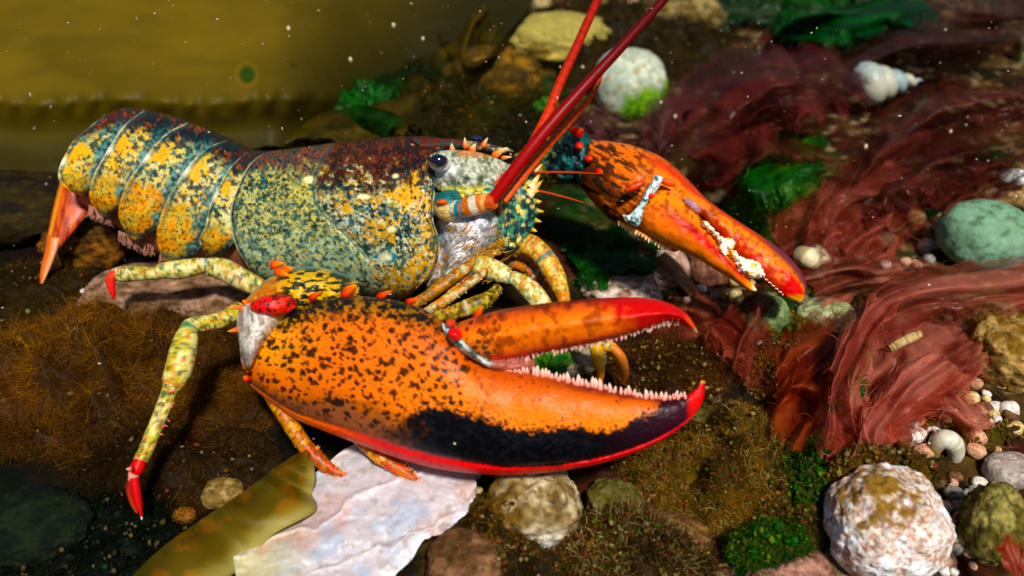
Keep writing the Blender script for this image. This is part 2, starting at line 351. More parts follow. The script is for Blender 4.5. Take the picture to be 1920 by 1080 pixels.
for ti, (E, R, d0, d1, t0, t1) in enumerate(terg):
    def tcol(u, v, px, py, ti=ti):
        c = body_base(px, py, v, 1 - v * 2.2)
        n1 = n_(px, py, 9, 61); nb = n_(px, py, 14, 65); nf = n_(px, py, 5, 63, 3); ns = n_(px, py, 7.5, 64, 3)
        c = mix(c, mix(lin(196, 200, 140), lin(226, 196, 90), lim(nb, .42, .56)), lim(nf, .48, .56) * ss(.14, .3, v) * .75)
        c = mix(c, lin(14, 44, 46), lim(ns, .54, .60) * ss(.92, .6, v) * .9)
        lobe = mix(lin(232, 156, 24), lin(196, 168, 84), lim(nb, .42, .58)); lobe = mix(lobe, lin(150, 96, 24), lim(nf, .56, .64) * .7); lobe = mix(lobe, DARK, spots(px, py, 7.5, 66 + ti, .05, .40, .4) * .92)
        c = mix(c, lobe, ss(.56, .74, v + (n1 - .5) * .3) * ss(.98, .7, u))
        yl = np.exp(-((v - .36) / .10) ** 2) * np.exp(-((u - .25) / .3) ** 2)
        c = mix(c, YEL, lim(yl + (n1 - .5) * 1.2 + (nf - .5) * .8, .5, .72) * .85)
        c = mix(c, mix(TEAL * .5, lin(90, 140, 130), lim(n_(px, py, 6, 68), .45, .62)), ss(.66, .84, u + (nb - .5) * .45) * ss(.05, .25, v) * .92)
        c = mix(c, lin(35, 75, 80), np.exp(-((v - .965) / .02) ** 2) * .8)
        c = mix(c, mix(lin(120, 150, 130), lin(205, 205, 160), lim(n1, .42, .58)), ss(.05, .015, u) * ss(.85, .6, v) * (.35 + .6 * lim(n_(px, py, 16, 300), .4, .6))); c = mix(c, lin(16, 66, 74), np.exp(-((u - .085) / .03) ** 2) * ss(.9, .6, v) * .8)
        hl = np.exp(-((v - .42) / .05) ** 2) * ss(.16, .05, u); c = mix(c, lin(245, 245, 215), hl * .8)  # wet highlight on the rear rim painted into the colour
        return c * .92
    def tdisp(u, v, px, py):
        return .0032 * (1 - u) * 1.0 - .0012 * np.exp(-((u - .07) / .03) ** 2) + .0012 * np.sin(np.pi * np.clip(u, 0, 1)) + (n_(px, py, 20, 31, 3) - .5) * .0014 + ss(.5, .9, v) * .0015 * np.sin(np.pi * u)
    q = [[*E], [tuple((np.array(a) * .5 + np.array(b) * .5)) for a, b in zip(E, R)], [*R]]
    q = np.array(q); q[1, -1, 1] += 4; q[1, -2, 1] += 2; q[1, 0, 1] -= (9, 3, 3, 1, 1)[ti]; q[1, 1, 1] -= (5, 0, 0, 0, 0)[ti]
    loft(bm_, q, [d0, (d0 + d1) / 2, d1], [t0, (t0 + t1) / 2, t1], 70, 190, tcol, e=.9, phimax=2.62, disp=tdisp)
# ---- soft underside of the tail
bel = [[(140,300),(142,340),(150,385)],[(190,300),(195,350),(205,415)],[(250,300),(255,370),(262,455)],[(330,320),(330,400),(332,490)],[(420,350),(422,420),(425,505)],[(480,380),(482,450),(488,530)]]
loft(bm_, bel, [.450,.447,.443,.440,.436,.432], [.018,.022,.026,.029,.031,.030], 60, 40,
     lambda u, v, px, py: mix(lin(170, 110, 85), lin(110, 60, 40), n_(px, py, 9, 5)))
rng = np.random.RandomState(3)                        # fine fringe of hairs under the tail lobes
body = bm_.build('body', MAT['shell'], lob)
fr = M()
for (x0, y0, x1, y1) in ((166, 392, 212, 412), (222, 440, 290, 470), (300, 484, 345, 500)):
    for i in range(70):
        t = rng.rand(); x = x0 + (x1 - x0) * t; y = y0 + (y1 - y0) * t; dd = .425 + rng.rand() * .012
        L = 8 + rng.rand() * 10
        tube(fr, U([x, x + rng.randn() * 2, x + rng.randn() * 4], [y - 8, y + L * .5, y + L], dd), [.0003, .0002, .0001], lin(200, 150, 130), 4, cap=False)
fr.build('tail_fringe', MAT['fil'], lob)
# ---- spines along the rostrum
spines('rostrum_spine', MAT['claw'], lob, [(x, y, dx * .8, dy * .75, r * .82, .374) for (x, y, dx, dy, r) in ((848,280,-3,-15,7),(873,274,-4,-22,6.5),(886,280,6,-15,9),(907,272,8,-20,6.5),(930,290,27,-21,9),(944,296,20,-4,5))], lin(226, 110, 16), lin(250, 225, 180))
# ---- tail fan
tf = M()
def fancol(u, v, px, py):
    c = mix(lin(205, 95, 18), lin(150, 55, 12), lim(n_(px, py * .3, 7, 5), .4, .6)); c = mix(c, lin(225, 150, 40), np.exp(-((v - .12) / .08) ** 2))
    return mix(c, lin(120, 36, 12), np.exp(-((v - .45) / .05) ** 2) * .8) * .9
loft(tf, [[(112,340),(130,345),(150,368)],[(104,372),(125,382),(168,394)],[(97,400),(118,412),(150,420)],[(91,430),(110,440),(125,450)],[(86,456),(100,462),(110,468)]], [.448,.446,.443,.441,.440], [.006,.005,.004,.003,.002], 60, 50, fancol)
loft(tf, [[(88,440),(100,446),(116,446)],[(84,470),(96,474),(108,470)],[(77,500),(86,504),(96,500)],[(74,526),(79,530),(84,526)],[(76,534),(78,535),(80,534)]], [.4405,.438,.436,.435,.435], [.004,.003,.002,.0015,.0005], 40, 30,
     lambda u, v, px, py: mix(lin(210, 105, 40), lin(225, 150, 110), ss(.3, .5, v)) * .9)
tf.build('tail_fan', MAT['shell'], lob)

# ---- eyes and face
st = M()
def stalk(px, py):
    n = n_(px, py, 12, 8); c = mix(lin(190, 192, 172), lin(112, 116, 92), lim(n, .45, .62)); c = mix(c, lin(60, 84, 70), lim(n_(px, py, 7, 88), .57, .66) * .7); c = mix(c, lin(236, 240, 240), np.exp(-(((px - 828) / 24) ** 2 + ((py - 318) / 14) ** 2)))
    c = mix(c, lin(190, 120, 50), ss(300, 288, py) * ss(850, 870, px) * .8); return mix(c, lin(215, 205, 80), ss(344, 356, py) * .7)
loft(st, [[(800,292),(800,312),(806,340)],[(822,284),(820,318),(824,358)],[(850,281),(848,322),(852,368)],[(890,284),(888,328),(892,372)],[(930,296),(930,330),(934,366)],[(965,312),(966,332),(968,352)]],
     [.380,.376,.374,.374,.376,.380], [.004,.006,.007,.0075,.006,.003], 110, 80, lambda u, v, px, py: stalk(px, py) * .9, e=.7,
     disp=lambda u, v, px, py: (n_(px, py, 26, 3, 3) - .5) * .005 + (n_(px, py, 8, 4, 3) - .5) * .0014 + .0016 * np.exp(-(((px - 900) / 40) ** 2 + ((py - 318) / 16) ** 2)))
ell(st, 825, 307, .3665, 20.5, 15.5, .0042, 10, lambda px, py: mix(lin(232, 236, 236), lin(170, 175, 170), ss(835, 850, px)), n=24)
stalk_o = st.build('eye_stalk', MAT['wet'], lob)
ey = M(); ell(ey, 823, 302, .3625, 18, 12.5, .0045, 4, lin(10, 12, 44), n=24); 
ey.build('eye', MAT['eye'], stalk_o)
st2 = M(); ell(st2, 893, 262, .405, 12, 8, .004, 0, lin(20, 24, 60), n=16); st2.build('eye', MAT['eye'], lob)

fc = M()
def cheek(px, py):
    n = n_(px, py, 16, 18); n2 = n_(px * .6 + py * .8, (py * .6 - px * .8) * .4, 8, 19)
    c = mix(lin(236, 234, 240), lin(170, 176, 186), lim(n, .52, .64)); c = mix(c, lin(196, 126, 40), lim(n2 + .25 * ss(470, 530, py), .60, .70) * .85); c = mix(c, lin(120, 110, 50), lim(n + .25 * ss(480, 540, py), .68, .78) * .8); c = mix(c, lin(190, 130, 70), lim(n2, .62, .70) * .7)
    c = mix(c, lin(120, 180, 190), lim(n_(px, py, 14, 25), .66, .76) * .6); c = mix(c, lin(110, 90, 80), spots(px, py, 16, 44, .0, .2, .8) * .7); return c * .9
loft(fc, [[(800,405),(815,450),(800,520)],[(822,392),(838,460),(800,540)],[(850,385),(866,450),(815,548)],[(885,380),(902,430),(850,530)],[(915,378),(926,420),(890,500)],[(935,390),(940,420),(930,460)]],
     [.396,.388,.380,.378,.382,.388], [.010,.016,.018,.017,.013,.006], 110, 90, lambda u, v, px, py: cheek(px, py),
     disp=lambda u, v, px, py: (n_(px, py, 22, 33, 3) - .5) * .006)
def plate(px, py):
    n = n_(px, py, 10, 28); c = mix(lin(200, 196, 130), lin(50, 110, 105), lim(n, .48, .58)); return mix(c, lin(230, 200, 70), lim(n_(px, py, 14, 29), .56, .64))
loft(fc, [[(812,350),(815,370),(818,392)],[(850,348),(852,362),(855,380)],[(900,345),(902,362),(905,376)],[(950,330),(952,352),(955,372)],[(990,300),(995,330),(1000,352)],[(1012,290),(1016,305),(1018,318)]],
     [.388,.380,.377,.377,.380,.384], [.008,.012,.012,.011,.009,.004], 90, 50, lambda u, v, px, py: plate(px, py), disp=lambda u, v, px, py: (n_(px, py, 14, 43, 3) - .5) * .006)
# teal toothed plate under the feelers
loft(fc, [[(938,352),(940,400),(925,452)],[(958,340),(962,400),(945,470)],[(980,345),(986,400),(965,472)],[(1000,365),(1003,405),(985,455)],[(1008,385),(1009,402),(1004,425)]],
     [.380,.374,.372,.375,.378], [.008,.011,.011,.008,.003], 70, 60, lambda u, v, px, py: mix(mix(mix(lin(10, 56, 60), lin(80, 140, 116), lim(n_(px, py, 12, 9), .46, .6)), lin(214, 196, 120), lim(n_(px, py, 9, 99), .56, .62)), lin(10, 100, 150), np.exp(-(((px - 955) / 20) ** 2 + ((py - 358) / 14) ** 2))),
     disp=lambda u, v, px, py: (n_(px, py, 12, 53, 3) - .5) * .007)
for (x, y, dx, dy, r) in ((995,362,16,-4,7),(1000,378,16,0,7),(1002,395,18,2,7),(998,412,18,4,7),(992,428,15,6,7),(984,444,14,8,7),(975,458,12,8,6),(972,395,8,-8,6),(975,420,9,-5,6),(968,440,8,-3,6),(982,385,8,-6,5)):
    spike(fc, x, y, .371, dx, dy, r, lin(60, 110, 80), lin(230, 190, 60), lift=.002)
for (x, y, dx, dy, r) in ((985,372,32,-34,12),(995,352,20,-30,8),(990,300,24,-8,9),(1000,320,18,-12,8)):
    spike(fc, x, y, .370, dx, dy, r, lin(235, 225, 180), lin(225, 150, 30))
rg = np.random.RandomState(44)
for i in range(130):
    x = 835 + rg.rand() * 110; y = 430 + rg.rand() * 110; dx = 6 + rg.rand() * 16; dy = -4 - rg.rand() * 12
    tube(fc, U([x, x + dx * .5, x + dx], [y, y + dy * .5 + rg.randn() * 2, y + dy], [.360, .358, .357]), [.00022, .00018, .00006], lin(214, 170, 100) * (.5 + .6 * rg.rand()), 4, cap=False)
fc.build('face', MAT['wet'], lob)

def bands(a, b, n, ph=0.): return lambda t: mix(a, b, (np.sin(t * n * 6.283 + ph) > 0).astype(float))
# ---- long red feelers
def antcol(a, b): return lambda t: mix(a, b, ss(0.0, 0.9, t)) * (1 - .22 * (np.sin(t * 700) > .3))[:, None]
an = M(); ptube(an, [(918,382,.355,11),(950,338,.352,11.5),(990,285,.350,12),(1040,225,.350,12),(1100,158,.352,10.5),(1170,82,.357,9.5),(1240,4,.364,8.5),(1330,-100,.375,7)], antcol(lin(160, 30, 8), lin(78, 7, 5)), 14, 320)
an_o = an.build('antenna', MAT['claw'], lob)
ab = M(); ptube(ab, [(838,386,.366,16),(862,392,.362,17),(885,386,.358,19),(908,380,.356,18),(928,380,.353,12)], lambda t: np.stack([[lin(30, 90, 95), lin(200, 196, 170), lin(60, 130, 150), lin(196, 110, 34), lin(205, 196, 176), lin(200, 112, 30), lin(214, 160, 100), lin(190, 84, 20)][min(7, int(q * 8 + .3 * math.sin(q * 60)))] for q in t]), 18, 60)
ell(ab, 842, 386, .369, 30, 30, .009, 0, lambda px, py: mix(lin(20, 90, 90), lin(225, 195, 130), ss(383, 395, py + 8 * (n_(px, py, 8, 3) - .5))), n=24)
ell(ab, 830, 380, .362, 12, 7, .004, 0, lin(190, 90, 20), n=14)
ab.build('antenna_base', MAT['wet'], an_o)
an = M(); ptube(an, [(925,352,.37,6),(980,300,.372,10),(1022,225,.378,10),(1048,160,.384,9),(1080,90,.392,8.5),(1120,0,.402,8),(1160,-90,.415,7)], antcol(lin(205, 70, 20), lin(150, 36, 16)), 12, 140)
an.build('antenna', MAT['claw'], lob)
an = M(); ptube(an, [(946,378,.362,6),(990,318,.364,8.5),(1030,270,.367,8),(1068,228,.37,7),(1103,187,.376,5.5),(1124,152,.38,3.5),(1132,120,.384,2)], antcol(lin(214, 92, 24), lin(205, 80, 26)), 10, 90)
an.build('antennule', MAT['claw'], lob)
for pts in ([(930,330,.372,3),(975,324,.37,2.2),(1060,323,.366,2),(1132,326,.362,1)], [(960,350,.372,3),(1010,358,.370,2.4),(1060,370,.368,2),(1095,380,.366,1)]):
    an = M(); ptube(an, pts, lin(165, 60, 26), 8, 40); an.build('antennule', MAT['claw'], lob)
# ---- mouth limbs
def seg(a, b, c): return lambda t: mix(mix(a, b, (.5 + .5 * np.sin(t * 17))), c, np.exp(-((t - .5) / .06) ** 2))
def leg_mesh(pts, base_c, blot, tipc, seed, joints=(), ns=18, n=120):
    m = M(); p = np.array(pts, float); P = cr(p, n); W_ = U(P[:, 0], P[:, 1], P[:, 2]); r = P[:, 3] * P[:, 2] / FPX
    tt = np.linspace(0, 1, n)
    T = np.gradient(W_, axis=0); T /= np.linalg.norm(T, axis=1)[:, None]; a = np.linspace(0, 2 * math.pi, ns, endpoint=False)
    nrm = np.cross(T, -FWD); nrm /= np.linalg.norm(nrm, axis=1)[:, None]; bb = np.cross(T, nrm)
    V = W_[:, None] + r[:, None, None] * (np.cos(a)[None, :, None] * nrm[:, None] + np.sin(a)[None, :, None] * bb[:, None])
    A = np.broadcast_to(np.arange(ns)[None] * .8, (n, ns)); X = np.broadcast_to((tt * n * .35)[:, None], (n, ns))
    nn = fbm(V[..., 0] * 380, V[..., 1] * 380, V[..., 2] * 380, 4, seed); n2 = fbm(V[..., 0] * 620, V[..., 1] * 620 + 9, V[..., 2] * 620, 3, seed + 4)
    C = mix(base_c[0], base_c[1], lim(nn, .42, .58)); C = mix(C, blot, lim(n2, .54, .62) * .9); C = mix(C, lin(190, 90, 30), lim(fbm(V[..., 0] * 900, V[..., 1] * 900, V[..., 2] * 900, 2, seed + 8), .66, .72) * .8)
    for j, jc in joints: C = mix(C, jc, np.exp(-((X / (n * .35) - j) / .02) ** 2) * .9)
    V = V + ((n2 - .5) * .0008)[..., None] * (np.cos(a)[None, :, None] * nrm[:, None] + np.sin(a)[None, :, None] * bb[:, None])
    m.add(V, grid_faces(n, ns, True), C); return m
def spineson(m, pts, n, sz, c, seed):
    r = np.random.RandomState(seed); P = cr(np.array(pts, float), n)
    for (x, y, d, rad) in P:
        a = r.rand() * 6.28; spike(m, x + math.cos(a) * rad * .8, y + math.sin(a) * rad * .8, d - .001, math.cos(a) * sz, math.sin(a) * sz, 2.0, c, c * .8 + .2)

YO = (lin(225, 195, 110), lin(206, 140, 50)); CW = (lin(222, 222, 170), lin(170, 176, 110)); TL = lin(30, 116, 116)
for pts, cc, bl, jt, fl, sd_2 in (
    ([(948,470,.378,14),(985,458,.374,21),(1016,478,.371,20),(1038,512,.368,20),(1052,545,.367,15),(1060,575,.367,11)], YO, lin(150, 110, 60), [(.45, TL)], 3, 5),
    ([(958,492,.385,12),(990,502,.382,14),(1018,530,.381,14),(1036,570,.38,10)], (lin(186, 110, 46), lin(120, 96, 70)), lin(90, 60, 40), [(.5, lin(200, 200, 180))], 2, 6),
    ([(872,508,.364,14),(905,500,.360,20),(938,512,.358,19),(955,520,.357,14),(968,524,.356,14),(990,540,.355,19),(1014,568,.355,19),(1034,596,.356,12)], CW, lin(190, 150, 60), [(.48, TL), (.08, TL)], 1, 7),
    ([(740,594,.354,9),(800,556,.353,11),(850,520,.355,11),(895,488,.360,10),(940,452,.369,7)], (lin(140, 100, 30), lin(104, 88, 30)), lin(190, 130, 40), [(.6, lin(205, 190, 150))], 2, 8),
    ([(770,604,.350,8),(830,566,.349,10),(880,532,.351,9),(925,496,.358,7)], (lin(196, 130, 44), lin(186, 176, 130)), lin(120, 80, 30), [], 2, 9),
    ([(800,600,.345,10),(850,586,.343,14),(890,572,.343,17),(915,560,.345,14),(935,540,.350,9)], (lin(176, 156, 70), lin(110, 96, 34)), lin(50, 50, 20), [(.4, lin(205, 195, 160))], 1, 10),
    ([(935,470,.366,5),(905,490,.362,6),(870,520,.360,6),(838,548,.358,4)], (lin(206, 120, 40), lin(230, 190, 120)), lin(150, 80, 30), [], 1, 11)):
    q = leg_mesh(pts, cc, bl, None, sd_2, [(a_, b_) for a_, b_ in jt], ns=20, n=80); spineson(q, pts, 9 * fl, 5, lin(205, 150, 90), sd_2)
    q.build('mouth_limb', MAT['wet'], lob)

# ================================================================== the near claw
big = M(); BT = lin(120, 74, 60)
bst = [((456,650),(455,690)),((466,622),(462,716)),((490,604),(492,744)),((530,590),(548,783)),((580,572),(612,810)),((636,557),(676,834)),((700,557),(742,858)),((756,567),(806,876)),
       ((806,586),(866,886)),((850,622),(915,890)),((880,660),(952,891)),((916,680),(990,889)),((955,692),(1028,886)),((1006,701),(1078,879)),((1060,713),(1124,870)),((1115,725),(1172,856)),
       ((1172,737),(1226,834)),((1236,746),(1272,806)),((1280,742),(1300,780)),((1303,730),(1319,750)),((1316,713),(1321,718))]
bst = [[a, ((a[0] + b[0]) / 2 - 4, (a[1] + b[1]) / 2), b] for a, b in bst]
band_y = [(640,830),(700,812),(745,795),(785,762),(832,763),(874,775),(930,790),(1004,806),(1059,794),(1115,805),(1160,806),(1185,785),(1225,772),(1245,740),(1400,700)]
def bigcol(u, v, px, py):
    n1 = n_(px, py, 12, 3); n2 = n_(px, py, 30, 6, 3); n3 = n_(px, py, 5, 9, 3)
    c = mix(lin(232, 118, 4), lin(250, 138, 0), ss(600, 900, px) * ss(.25, .6, v))
    c = mix(c, lin(240, 165, 20), ss(640, 480, px) * ss(.75, .3, v) * .9)
    c = mix(c, lin(170, 72, 14), ss(.34, .05, v) * ss(700, 850, px) * .8)
    c = mix(c, lin(118, 100, 34), ss(.2, .02, v) * ss(860, 760, px) * .85)
    # purple-brown field low on the palm
    pb = ss(.62, .80, v + (n1 - .5) * .12 - .12 * ss(620, 480, px)) * ss(820, 700, px)
    c = mix(c, BT, pb * .85)
    den = ss(960, 860, px + 40 * (n2 - .5)) * ss(.98, .8, v)
    s1 = np.maximum(spots(px, py, 15, 12, .08, .46, .36), spots(px + 50, py, 19, 19, .0, .46, .45) * .95); s1 = s1 * den * ss(.22, .36, n_(px, py, 40, 14, 2) + .25 * ss(900, 780, px))
    c = mix(c, lin(16, 11, 14), s1 * .96)
    s2 = spots(px, py, 10, 32, .02, .34, .5) * ss(900, 820, px) * ss(.5, .2, v); c = mix(c, lin(40, 26, 14), s2 * .9)
    c = mix(c, lin(22, 24, 20), lim(n_(px, py, 8, 42) + .16 * ss(.12, .0, v), .56, .64) * ss(.22, .06, v) * ss(870, 800, px))
    s3 = spots(px, py, 14, 52, .0, .20, .4) * ss(860, 920, px) * (n_(px, py, 60, 7, 2) > .45); c = mix(c, lin(90, 40, 10), s3 * .9)
    by = interp(px, band_y) + 26 * (n1 - .5) + 12 * (n3 - .5)
    k = np.maximum(ss(-3, 9, py - by + 10 * (n_(px, py, 4, 78, 2) - .5)), spots(px, py, 8, 79, .1, .45, .4) * ss(-26, -4, py - by)) * ss(620, 800, px + 90 * (n1 - .5)); c = mix(c, mix(mix(lin(3, 4, 8), lin(14, 14, 20), lim(n_(px, py, 7, 77, 3), .5, .64)), lin(34, 9, 20), ss(1080, 1250, px)), k)
    inner = ss(.16, .02, v + (n1 - .5) * .1) * ss(980, 1130, px); c = mix(c, lin(84, 22, 32), inner * .9)
    c = mix(c, lin(50, 12, 26), ss(1215, 1262, px + 26 * (n1 - .5)) * ss(1312, 1285, px) * .85)
    # red keel along the lower edge
    w = .034 + .028 * ss(480, 700, px) * ss(1100, 700, px) + .02 * ss(1000, 1250, px)
    rim = ss(1 - w * 1.7, 1 - w * 1.25, v + (n3 - .5) * .03)
    rc = mix(lin(244, 110, 6), lin(226, 26, 4), ss(560, 760, px)); rc = mix(rc, lin(206, 30, 48), ss(1100, 1220, px))
    rc = mix(rc, rc * .55, lim(n_(px, py, 8, 88), .54, .68) * .6); c = mix(c, rc, rim)
    c = mix(c, lin(214, 24, 14), ss(1284, 1298, px) * .95); c = mix(c, lin(250, 200, 120), ss(722, 712, py) * ss(1300, 1312, px))
    sc1 = np.abs(fbm((px + py * .3) / 70, (py - px * .12) / 7, None, 3, 404) - .5); c = mix(c, c * 1.3 + .01, ss(.010, .0, sc1) * .22)
    c = mix(c, lin(205, 210, 205), ss(.012, .0, u) * .8)
    return c * .93
bd = np.interp([s[1][0] for s in bst], [455, 600, 800, 1050, 1320], [.335, .318, .305, .296, .290])
bt = np.interp([s[1][0] for s in bst], [455, 480, 560, 700, 850, 1000, 1150, 1270, 1321], [.006, .013, .018, .0205, .018, .0135, .011, .006, .0008])
loft(big, bst, bd, bt, 430, 220, bigcol, e=.86, disp=lambda u, v, px, py: (n_(px, py, 50, 3, 3) - .5) * .0012 + (n_(px, py, 6, 13, 2) - .5) * .00025 - .0012 * np.exp(-((v - .93) / .02) ** 2))
claw1 = big.build('claw', MAT['claw'], lob); claw1['label'] = 'huge orange claw held open, black band and red lower edge'
# movable finger
dst = [((838,612),(868,660)),((862,604),(892,672)),((890,594),(920,680)),((925,584),(950,677)),((967,576),(992,667)),((1041,566),(1050,655)),((1115,560),(1106,644)),((1175,557),(1162,632)),((1222,560),(1210,618)),((1258,570),(1244,606)),((1284,586),(1270,605)),((1300,606),(1290,617)),((1308,624),(1303,624))]
dst = [[a, ((a[0] + b[0]) / 2 + 2, (a[1] + b[1]) / 2), b] for a, b in dst]
def dcol(u, v, px, py):
    n1 = n_(px, py, 14, 73); c = mix(lin(216, 98, 10), lin(240, 128, 6), ss(.15, .4, v) * ss(.95, .7, v))
    c = mix(c, lin(120, 40, 26), ss(.24, .0, v + (n1 - .5) * .3) * ss(840, 960, px)); c = mix(c, lin(30, 16, 14), spots(px, py, 15, 83, .08, .46, .45) * (.35 + .65 * ss(980, 900, px)) * .9); c = mix(c, lin(110, 36, 16), lim(n_(px, py, 20, 84, 3), .56, .66) * .6)
    c = mix(c, lin(192, 18, 22), ss(1110, 1210, px + 60 * (n1 - .5) - 60 * (v - .5))); c = mix(c, lin(176, 60, 44), ss(.86, .97, v) * .8)
    c = mix(c, lin(235, 90, 10), ss(1276, 1296, px) * .9); c = mix(c, lin(252, 232, 200), ss(613, 622, py) * ss(1290, 1300, px)); return c * .93
fm = M(); loft(fm, dst, np.interp([s[0][0] for s in dst], [838, 1000, 1308], [.303, .296, .288]), [.010,.013,.014,.0145,.0145,.0135,.012,.0105,.009,.007,.005,.003,.0006], 220, 110, dcol, e=.86,
     disp=lambda u, v, px, py: (n_(px, py, 26, 3, 3) - .5) * .0014 + .0016 * np.exp(-((v - .5) / .16) ** 2))
fm.build('movable_finger', MAT['claw'], claw1)
# soft web at the hinge
wb = M(); loft(wb, [[(828,604),(832,620),(838,640)],[(852,620),(858,640),(866,662)],[(880,650),(888,664),(896,678)],[(912,672),(920,682),(926,694)],[(955,668),(962,682),(966,698)],[(1000,664),(1003,680),(1005,699)]],
     [.297,.294,.292,.293,.296,.300], [.006,.008,.008,.006,.005,.003], 70, 30, lambda u, v, px, py: mix(mix(lin(210, 232, 225), lin(40, 110, 100), lim(n_(px, py, 9, 2), .5, .62)), lin(170, 100, 85), ss(905, 935, px)) * .9,
     disp=lambda u, v, px, py: (n_(px, py, 9, 23, 3) - .5) * .003)
ell(wb, 853, 627, .286, 15, 12, .004, 30, lambda px, py: mix(RED, lin(60, 10, 30), lim(n_(px, py, 9, 2), .5, .7)), n=18)
ell(wb, 845, 605, .290, 10, 7, .004, 0, lin(225, 70, 20), n=14)
wb.build('hinge_membrane', MAT['wet'], claw1)
tm = M(); rng = np.random.RandomState(8)
lo = np.array([(925,686),(955,692),(1006,701),(1060,713),(1115,725),(1172,737),(1236,746),(1284,742)]); up = np.array([(922,682),(950,677),(992,667),(1050,655),(1106,644),(1162,632),(1210,618),(1244,606),(1276,606)])
def teeth(m, line, dep, n, dirn, sz, seed):
    r = np.random.RandomState(seed); L = cr(line, n); D = np.interp(L[:, 0], dep[0], dep[1])
    for i, (x, y) in enumerate(L):
        big_ = .65 + .7 * r.rand(); f = .7 + .5 * math.sin(math.pi * i / n)
        for k in range(2 if r.rand() < .7 else 1):
            off = (k * 5 + r.randn() * 1.2); s = sz * big_ * f * (1 if k == 0 else .7)
            spike(m, x + r.randn() * 1.5, y + 2 * -dirn - dirn * off * .55, D[i] - .001 - .0018 * k, r.randn() * 1.6, dirn * s, s * .42, lin(190, 80, 66), lin(246, 226, 206))
teeth(tm, lo, ([925, 1284], [.296, .2895]), 46, -1, 13, 4)
teeth(tm, up, ([922, 1276], [.297, .288]), 50, 1, 9, 5)
for i in range(60):                                   # little red beads along the biting edges
    x, y = cr(up, t=np.array([rng.rand()]))[0]; ell(tm, x, y - 6 - rng.rand() * 7, np.interp(x, [922, 1276], [.291, .283]), 3.2, 3.2, None, 0, lin(176, 40, 36), n=7)
tm.build('teeth', MAT['claw'], claw1)
spines('claw_spine', MAT['claw'], claw1, ((586,558,18,-14,7,.318),(648,552,16,-16,9,.315),(714,556,20,-13,7.5,.310),(768,566,19,-8,7,.306),(895,592,9,-18,8,.303),(462,710,-6,-3,7,.325)), lin(196, 40, 10), lin(236, 120, 50))
# ---- arm of the near claw
arm = M()
def armcol(u, v, px, py):
    n = fbm((px + py * .4) / 13, py / 4.5, None, 4, 5); c = mix(lin(222, 178, 40), lin(26, 34, 24), lim(n, .46, .54))
    c = mix(c, lin(226, 130, 30), ss(545, 500, px) * ss(.7, .3, v) * .8); return mix(c, lin(120, 170, 150), ss(.1, .0, v) * .7) * .92
loft(arm, [[(462,560),(470,575),(470,600)],[(500,524),(510,560),(520,600)],[(540,506),(548,550),(560,600)],[(590,500),(598,545),(605,600)],[(640,512),(645,550),(650,600)],[(672,528),(676,560),(680,600)]],
     [.350,.346,.343,.345,.350,.356], [.010,.018,.021,.021,.018,.008], 110, 80, armcol, disp=lambda u, v, px, py: (n_(px, py, 18, 3, 3) - .5) * .004)
arm_o = arm.build('claw_arm', MAT['shell'], lob)
wr = M()                                              # pale wrist with its red knob
loft(wr, [[(448,580),(444,606),(448,636)],[(456,572),(452,620),(452,672)],[(480,566),(478,610),(468,690)],[(515,560),(512,590),(500,640)],[(552,566),(550,580),(545,600)]],
     [.334,.328,.322,.322,.326], [.008,.013,.013,.010,.004], 80, 60, lambda u, v, px, py: mix(mix(lin(222, 218, 206), lin(170, 150, 142), lim(n_(px * 1.5, py * .6, 10, 2), .5, .62)), lin(226, 205, 120), ss(500, 540, px)) * .9)
ell(wr, 513, 573, .3135, 43, 21, .007, -6, lambda px, py: mix(mix(lin(216, 40, 10), lin(236, 70, 20), lim(n_(px, py, 12, 2), .5, .6)), lin(70, 12, 12), np.maximum(spots(px, py, 11, 6, .05, .42, .5), .7 * lim(n_(px, py, 8, 66), .54, .62))), n=30, bump=.08)
wr.build('wrist', MAT['wet'], arm_o)
spines('arm_spine', MAT['claw'], arm_o, ((454,578,-22,-4,6.5,.324),(444,618,-17,5,5.5,.326),(462,568,-8,-4,7,.326),(516,496,16,-4,9,.33),(536,506,14,-4,8,.33),(524,510,20,6,9,.326),(655,545,13,-12,11,.33)), lin(222, 80, 12), lin(240, 150, 50))

